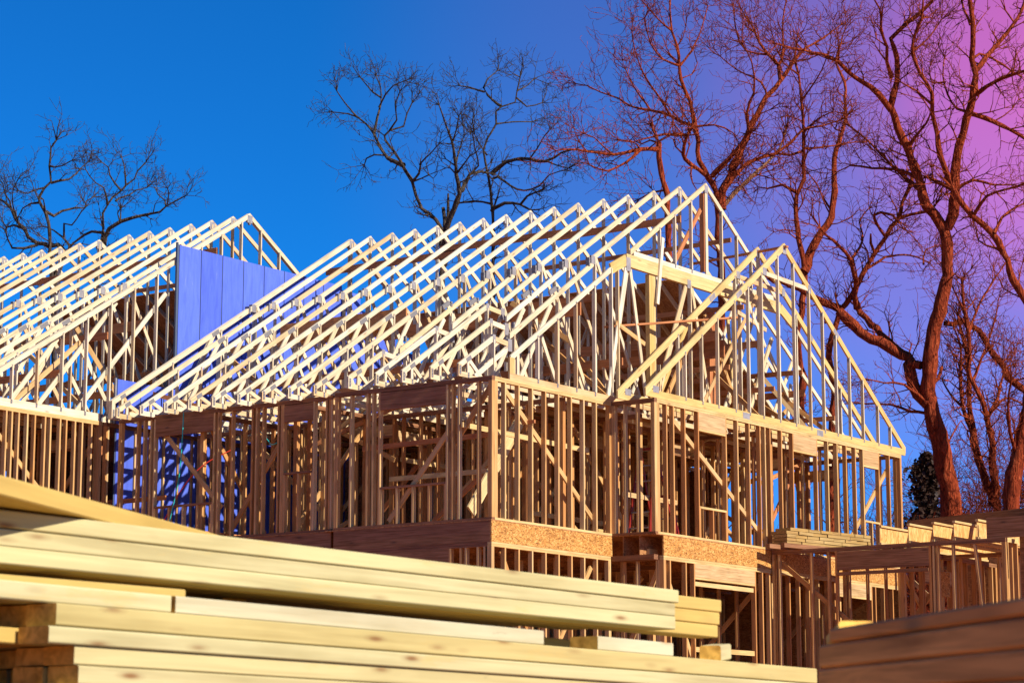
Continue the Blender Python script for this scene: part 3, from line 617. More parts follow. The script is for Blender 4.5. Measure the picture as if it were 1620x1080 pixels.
# ================================================================== garage frame
G=empty('garage_frame',(7.95,-3.4,-3.1),None,'low shaded garage frame with a wide header and bare joists on its top plate','garage')
gz0=-3.1
wall(G,'y',7.95,-5.80,-.96,gz0,-.02,-1,studs=[-1.03,-1.10,-1.80,-2.17,-4.36,-4.44,-4.75],openings=[(-4.27,-2.36,None,-.42,.31,'brown')],mt='stud_tinted',pm=BR,braces=[(-1.1,-.25,-4.2,-2.8),(-2.5,-1.6,-4.4,-2.9)])
bar('stud',G,(7.995,-5.18,-.11),(7.995,-5.45,-2.9),.038,.086,'stud_tinted',up=(0,1,0))
box('opening_rail',G,(7.93,-4.26,-.56),(8.02,-2.37,-.50),BR,axis='y'); box('opening_rail',G,(8.03,-3.4,-.30),(8.09,-2.37,-.25),'brace',axis='y')
wall(G,'x',-5.80,8.043,8.50,gz0,-.02,-1,studs=[8.25],mt='stud_tinted',pm='plate',corner=False)
for y0,y1 in ((-7.1,-5.84),(-8.35,-7.105)):
    box('sheathing_panel',G,(8.50,y0,gz0),(8.515,y1,.36),'brown',axis='y')
box('rim_board',G,(7.99,-6.9,-.018),(8.03,-5.42,.36),'brown',axis='y')
wall(G,'y',13.3,-5.8,-1.0,gz0,-.02,-1,mt='stud_tinted',pm=BR,braces=[(-1.3,-.3,-3.9,-2.7)])
wall(G,'x',-3.3,8.9,13.2,gz0,-.04,-1,mt='stud_tinted',pm=BR,openings=[(9.8,11.0,-1.9,-.6,.25)],braces=[(9.0,-.4,11.8,-2.8)])
wall(G,'y',10.6,-5.7,-1.1,gz0,-.04,-1,mt='stud_tinted',pm=BR,braces=[(-1.3,-2.8,-3.3,-.4)])
box('sheathing_panel',G,(13.31,-5.8,gz0),(13.322,-2.4,.35),'deck',axis='y')
box('sheathing_panel',G,(10.2,-3.31,-.85),(10.9,-3.305,-.36),'osb')
JY=[-3.27,-3.86,-4.36,-4.78,-5.24]
for i,y in enumerate(JY):
    j=bar('floor_joist',G,(7.97,y,.165),(12.8,y,.165),.285,.012,'web')
    bar('flange',j,(7.96,y-.006,.328),(12.8,y-.006,.328),.038,.06,'plate'); bar('flange',j,(7.96,y,.003),(12.8,y,.003),.038,.06,'plate')
box('foundation_wall',G,(7.9,-5.85,-4.6),(8.1,-.97,-3.102),'conc',axis='y')
bar('deck_beam',None,(9.35,-3.2,.45),(8.25,-6.6,.45),.19,.09,'brown',label='long dark brown beam laid slantwise over the garage joists',cat='beam')

# ================================================================== boards stacked on the garage plate
def garage_stack():
    r=random.Random(5); u=Vector((2.58,-.49,0)).normalized(); n=Vector((.49,2.58,0)).normalized(); o=Vector((7.72,-1.42,0))
    for layer in range(5):
        sx=.02*r.random() if layer<4 else .12
        while sx<2.55:
            L=r.choice([.28,.36,.44,.56,.7]); L=min(L,2.62-sx)
            d=r.uniform(-.012,.012); z=.075+.066*layer
            a=o+u*sx+n*(.19+d); e=o+u*(sx+L-.012)+n*(.19+d)
            bar('lumber_block',None,(a.x,a.y,z+.03),(e.x,e.y,z+.03),.057,.38,'block',label='short sunlit block laid like a brick in the pile on the garage',cat='block',group='lumber blocks piled on the garage')
            sx+=L
garage_stack()
for i,y in enumerate((-1.50,-1.18)):
    bar('pile_bearer',None,(7.40,y,.024),(10.75,y-.62 if i==0 else y-.42,.024),.085,.09,'brown',label=('front' if i==0 else 'rear')+' dark bearer beam carrying the block pile on the garage',cat='bearer')

# ================================================================== ladders, hose, cord
def stepladder(x,y,z,h,lean,label):
    t=empty('step_ladder',(x,y,z),None,label,'ladder')
    for s in (-1,1):
        bar('rail',t,(x,y+s*.25,z),(x+lean,y+s*.16,z+h),.075,.028,'red',up=(1,0,0))
        bar('rear_leg',t,(x+2*lean+.35,y+s*.25,z),(x+lean+.06,y+s*.17,z+h),.04,.025,'red',up=(1,0,0))
    n=int(h/.3)
    for i in range(1,n+1):
        f=i*.3/h
        bar('rung',t,(x+lean*f,y-.25+.09*f,z+h*f),(x+lean*f,y+.25-.09*f,z+h*f),.022,.07,'alu',up=(0,0,1))
    bar('top_cap',t,(x+lean,y-.2,z+h+.02),(x+lean,y+.2,z+h+.02),.05,.12,'red')
    return t
stepladder(5.35,.45,.0,1.8,.32,'tall red step ladder standing just inside the inner corner of the wing')
stepladder(6.9,.7,.0,1.0,-.25,'short red step ladder behind the wing window with the low sill')
def tube(name,pts,r,mt,parent=None,**tg):
    c=bpy.data.curves.new(name,'CURVE'); c.dimensions='3D'; c.bevel_depth=r; c.bevel_resolution=2
    s=c.splines.new('BEZIER'); s.bezier_points.add(len(pts)-1)
    for b,p in zip(s.bezier_points,pts): b.co=p; b.handle_left_type=b.handle_right_type='AUTO'
    o=bpy.data.objects.new(name,c); dg=None
    me=bpy.data.meshes.new_from_object(o); bpy.data.objects.remove(o); bpy.data.curves.remove(c)
    me.materials.clear(); me.materials.append(M[mt]); o=bpy.data.objects.new(name,me); put(o,Matrix(),parent); tag(o,**tg); return o
tube('air_hose',[(-.02,7.13,2.41),(-.03,7.14,1.9),(-.03,7.2,1.2),(-.04,7.42,.3),(-.04,7.55,-.4)],.010,'teal',label='thin teal air hose hanging in the wide window opening',cat='hose')
tube('air_hose',[(1.4,6.5,2.2),(1.2,6.1,1.95),(.9,5.7,1.8),(.7,5.2,1.9)],.010,'teal',label='teal air hose sagging between studs right of the wide window',cat='hose')
tube('extension_cord',[(.15,7.75,.40),(.12,7.3,.95),(.25,6.9,1.4),(.6,6.4,1.75)],.010,'cord',label='red extension cord slanting across the wide window opening',cat='cord')

# ================================================================== front lumber stacks
class Stack:
    def __init__(k,o,d):
        k.o=Vector(o); k.d=Vector(d).normalized(); k.n=Vector((-k.d.y,k.d.x,0)).normalized()
    def board(k,x0,x1,back,drop,mt='fg',th=.0362,wd=.089,label='',endmat='end',group=None,name='lumber_board',turn=0,cat='board',lift=0):
        s0=(x0-k.o.x)/k.d.x; s1=(x1-k.o.x)/k.d.x
        a=k.o+k.d*s0+k.n*(back+wd/2)+Vector((0,0,-drop-th/2)); e=k.o+k.d*s1+k.n*(back+wd/2+turn)+Vector((0,0,-drop-th/2+lift))
        return bar(name,None,a,e,th,wd,mt,up=(0,0,1),bev=.0028,endmat=endmat,label=label,cat=cat,group=group)
GU='boards in the raised upper bundle'; GL='boards in the lower front bundle'
SU=Stack((-29.197,-19.807,-3.530),(2.401,-.180,-.036)); SL=Stack((-29.278,-20.067,-3.737),(2.964,-.097,-.038))
names=['topmost','middle','bottom']
for i in range(3):
    SU.board(-31.2,-26.80+(.0,-.014,-.02)[i],(0,.003,-.002)[i],.0378*i+(0,.0006,0)[i],label='%s pale board on the front face of the raised upper bundle'%names[i],group=GU)
    SU.board(-31.2,-26.455-.010*i,.093,.0378*i+.001,mt='fgy',endmat='fgy',label='%s deep yellow board jutting past the end of the raised upper bundle'%names[i],group=GU)
for i in (1,2):
    for j in range(2,8):
        SU.board(-31.1+rnd.uniform(-.1,.1),-26.95-rnd.uniform(0,.3),.093*j,.0378*i+.001,mt='fgy',label='yellow board inside the raised upper bundle, behind its front boards',group=GU)
# what fills the gap between the bundles
for i,x in enumerate((-30.4,-28.35)):
    bar('sticker',None,SU.o+SU.d*(x+29.197)+Vector((.08,.24,-.1335)),SU.o+SU.d*(x+29.197)+Vector((.10,.85,-.1335)),.038,.085,'fgy',bev=.003,endmat='end',label=['far left','right hand'][i]+' wood sticker lying crosswise in the gap under the raised bundle',cat='sticker')
SL.board(-29.9,-28.80,.22,-.064,mt='fgy',turn=-.10,th=.030,label='yellow board running slantwise in the gap near the left end',cat='board')
SL.board(-29.05,-28.4,.30,-.062,mt='fgy',turn=.22,th=.028,label='short yellow board slanting away in the gap left of the joint',cat='board')
SL.board(-28.6,-26.6,.36,-.062,mt='fgy',turn=.06,th=.030,label='long yellow board lying deep in the gap under the raised bundle',cat='board')
# boards on top of the lower bundle, set back a little
SL.board(-31.2,-28.935,.03,-.0385,label='pale board at the left on top of the lower bundle, partly in shade',group=GL)
SL.board(-28.925,-27.63,.027,-.0385,mt='fgw',label='knotty white board along the middle of the gap on top of the lower bundle',group=GL)
SL.board(-27.39,-27.035,.03,-.0385,mt='fgw',label='short white block near the right end on top of the lower bundle',group=GL)
for j in range(1,7):
    SL.board(-31.1,-27.9-rnd.uniform(0,1.2),.03+.094*j,-.0385,mt='fgy',label='yellow board hidden in the gap behind the top of the lower bundle',group=GL)
rows=[(-29.278,0,.0435,'second'),(-29.30,.0458,.0335,'third'),(-29.225,.0805,.0370,'fourth'),(-29.215,.1190,.0370,'fifth')]
for x0,dr,th,nm in rows:
    SL.board(x0,-26.312+rnd.uniform(-.006,.0),{'second':.0,'third':-.005,'fourth':.003,'fifth':.0}[nm],dr,th=th,label='%s board from the top of the lower bundle, with an orange end'%nm,group=GL)
    SL.board(x0+{'second':.004,'third':-.055,'fourth':.006,'fifth':-.01}[nm],-26.36,.093,dr+.001,mt='fgy',endmat='end',th=th-.002,label='board with an orange end tucked right behind the %s board of the lower bundle'%nm,group=GL)
    for j in range(2,9):
        SL.board(x0+.03+rnd.uniform(-.04,.05),-26.35-rnd.uniform(0,.2),.093*j,dr,th=th-.001,label='inner board of the lower bundle, behind its front row',group=GL)
dr=.157
while dr<1.12:
    for j in range(2):
        SL.board(-29.23+rnd.uniform(-.02,.02),-26.32,.46*j,dr,th=.036,wd=.45,label='board low in the lower bundle, below the visible rows',group=GL)
    dr+=.0375
for i,x in enumerate((-28.9,-27.6,-26.6)):
    a=SL.o+SL.d*(x+29.278)+SL.n*.02; e=a+SL.n*.9; zb=a.z-dr; zg=gz(x,a.y)
    bar('bearer',None,(a.x,a.y,(zb+zg)/2),(e.x,e.y,(zb+zg)/2),abs(zb-zg)-.005,.14,'brown',label=['left','middle','right'][i]+' timber bearer under the lower bundle on the ground',cat='bearer')
# the loose plank on top, swung out towards the left
A_=Vector((-29.324,-19.941,-3.479)); B_=Vector((-28.341,-19.634,-3.507)); d_=(B_-A_).normalized(); n_=Vector((-d_.y,d_.x,0)).normalized()
bar('loose_plank',None,A_-d_*.9+n_*.07+Vector((0,0,-.0205)),B_+d_*.75+n_*.07+Vector((0,0,-.0205)),.040,.14,'fgy',bev=.003,endmat='end',label='loose yellow plank slanting across the left top of the upper bundle',cat='plank')
# timbers coloured near black, standing in for shade behind the lower bundle
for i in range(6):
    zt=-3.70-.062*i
    bar('shade_timber',None,(-30.4,-19.55,zt-.03),(-29.33+rnd.uniform(-.01,.01),-19.55,zt-.03),.058,.5,'dark',bev=.004,label='timber coloured near black for shade, in the pile left of the orange board ends',cat='timber',group='shade coloured timbers behind the lumber')
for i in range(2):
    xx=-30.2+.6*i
    bar('shade_timber',None,(xx,-19.75,-4.70),(xx,-19.35,-4.70),1.10,.25,'dark',label='upright block coloured near black for shade, under the timber pile',cat='timber',group='shade coloured blocks under the timbers')
# offcut lying at the right end
bar('wood_offcut',None,(-26.82,-20.10,-3.748),(-26.66,-20.04,-3.735),.045,.06,'fg',bev=.004,endmat='end',label='small white offcut lying near the right end of the lower bundle',cat='offcut')
# right hand stack, in shade
a=Vector((-29.05,-21.628,0)); b=Vector((-29.82,-22.323,0)); u=(b-a).normalized(); nrm_=Vector((-u.y,u.x,0))
if nrm_.dot(CAM-a)<0: nrm_=-nrm_
GR='boards in the shaded right hand bundle'
zt=-3.8545
lab=['third','fourth','fifth','sixth']
e0=a-u*.0; 
for i in range(26):
    th=.0375; z_=zt-.0388*i
    if i==0: z_+=0
    for j in (range(8) if i<4 else (0,7)):
        off=-nrm_*(.07+.142*j)
        s=e0+off+u*rnd.uniform(-.01,.012); e=e0+off+u*3.4
        l=('%s board down the visible face of the shaded right hand bundle'%(['second','third','fourth'][i]) if j==0 and i<3 else 'board inside or low in the shaded right hand bundle')
        bar('lumber_board',None,(s.x,s.y,z_-th/2-.0),(e.x,e.y,z_-th/2-.046),th,.140,'fg_shade',bev=.004,endmat='fg_shade',label=l,cat='board',group=GR)
for j in range(3):
    off=-nrm_*(.065+.142*j); s=e0+off+u*(.07+.05*j); e=e0+off+u*3.4
    bar('lumber_board',None,(s.x,s.y,zt+.0125),(e.x,e.y,zt-.0345),.022,.13,'fg_shade',bev=.004,endmat='fg_shade',label='thin warped board lying on top of the shaded right hand bundle',cat='board',group='thin boards on the right hand bundle')
off=-nrm_*.05
bar('wood_offcut',None,e0+off+u*-.03+Vector((0,0,zt+.010)),e0+off+u*.055+Vector((0,0,zt+.028)),.020,.06,'fgy',bev=.004,endmat='end',label='small yellow chip on the far corner of the shaded right hand bundle',cat='offcut')
for i,f in enumerate((.3,2.6)):
    c=e0+u*f; zb=zt-.0388*25-.04
    bar('bearer',None,(c-nrm_*.05)+Vector((0,0,(zb+gz(c.x,c.y))/2)),(c-nrm_*1.1)+Vector((0,0,(zb+gz(c.x,c.y))/2)),max(.03,zb-gz(c.x,c.y)-.01),.14,'brown',label=('far' if i==0 else 'near')+' timber bearer under the shaded right hand bundle',cat='bearer')

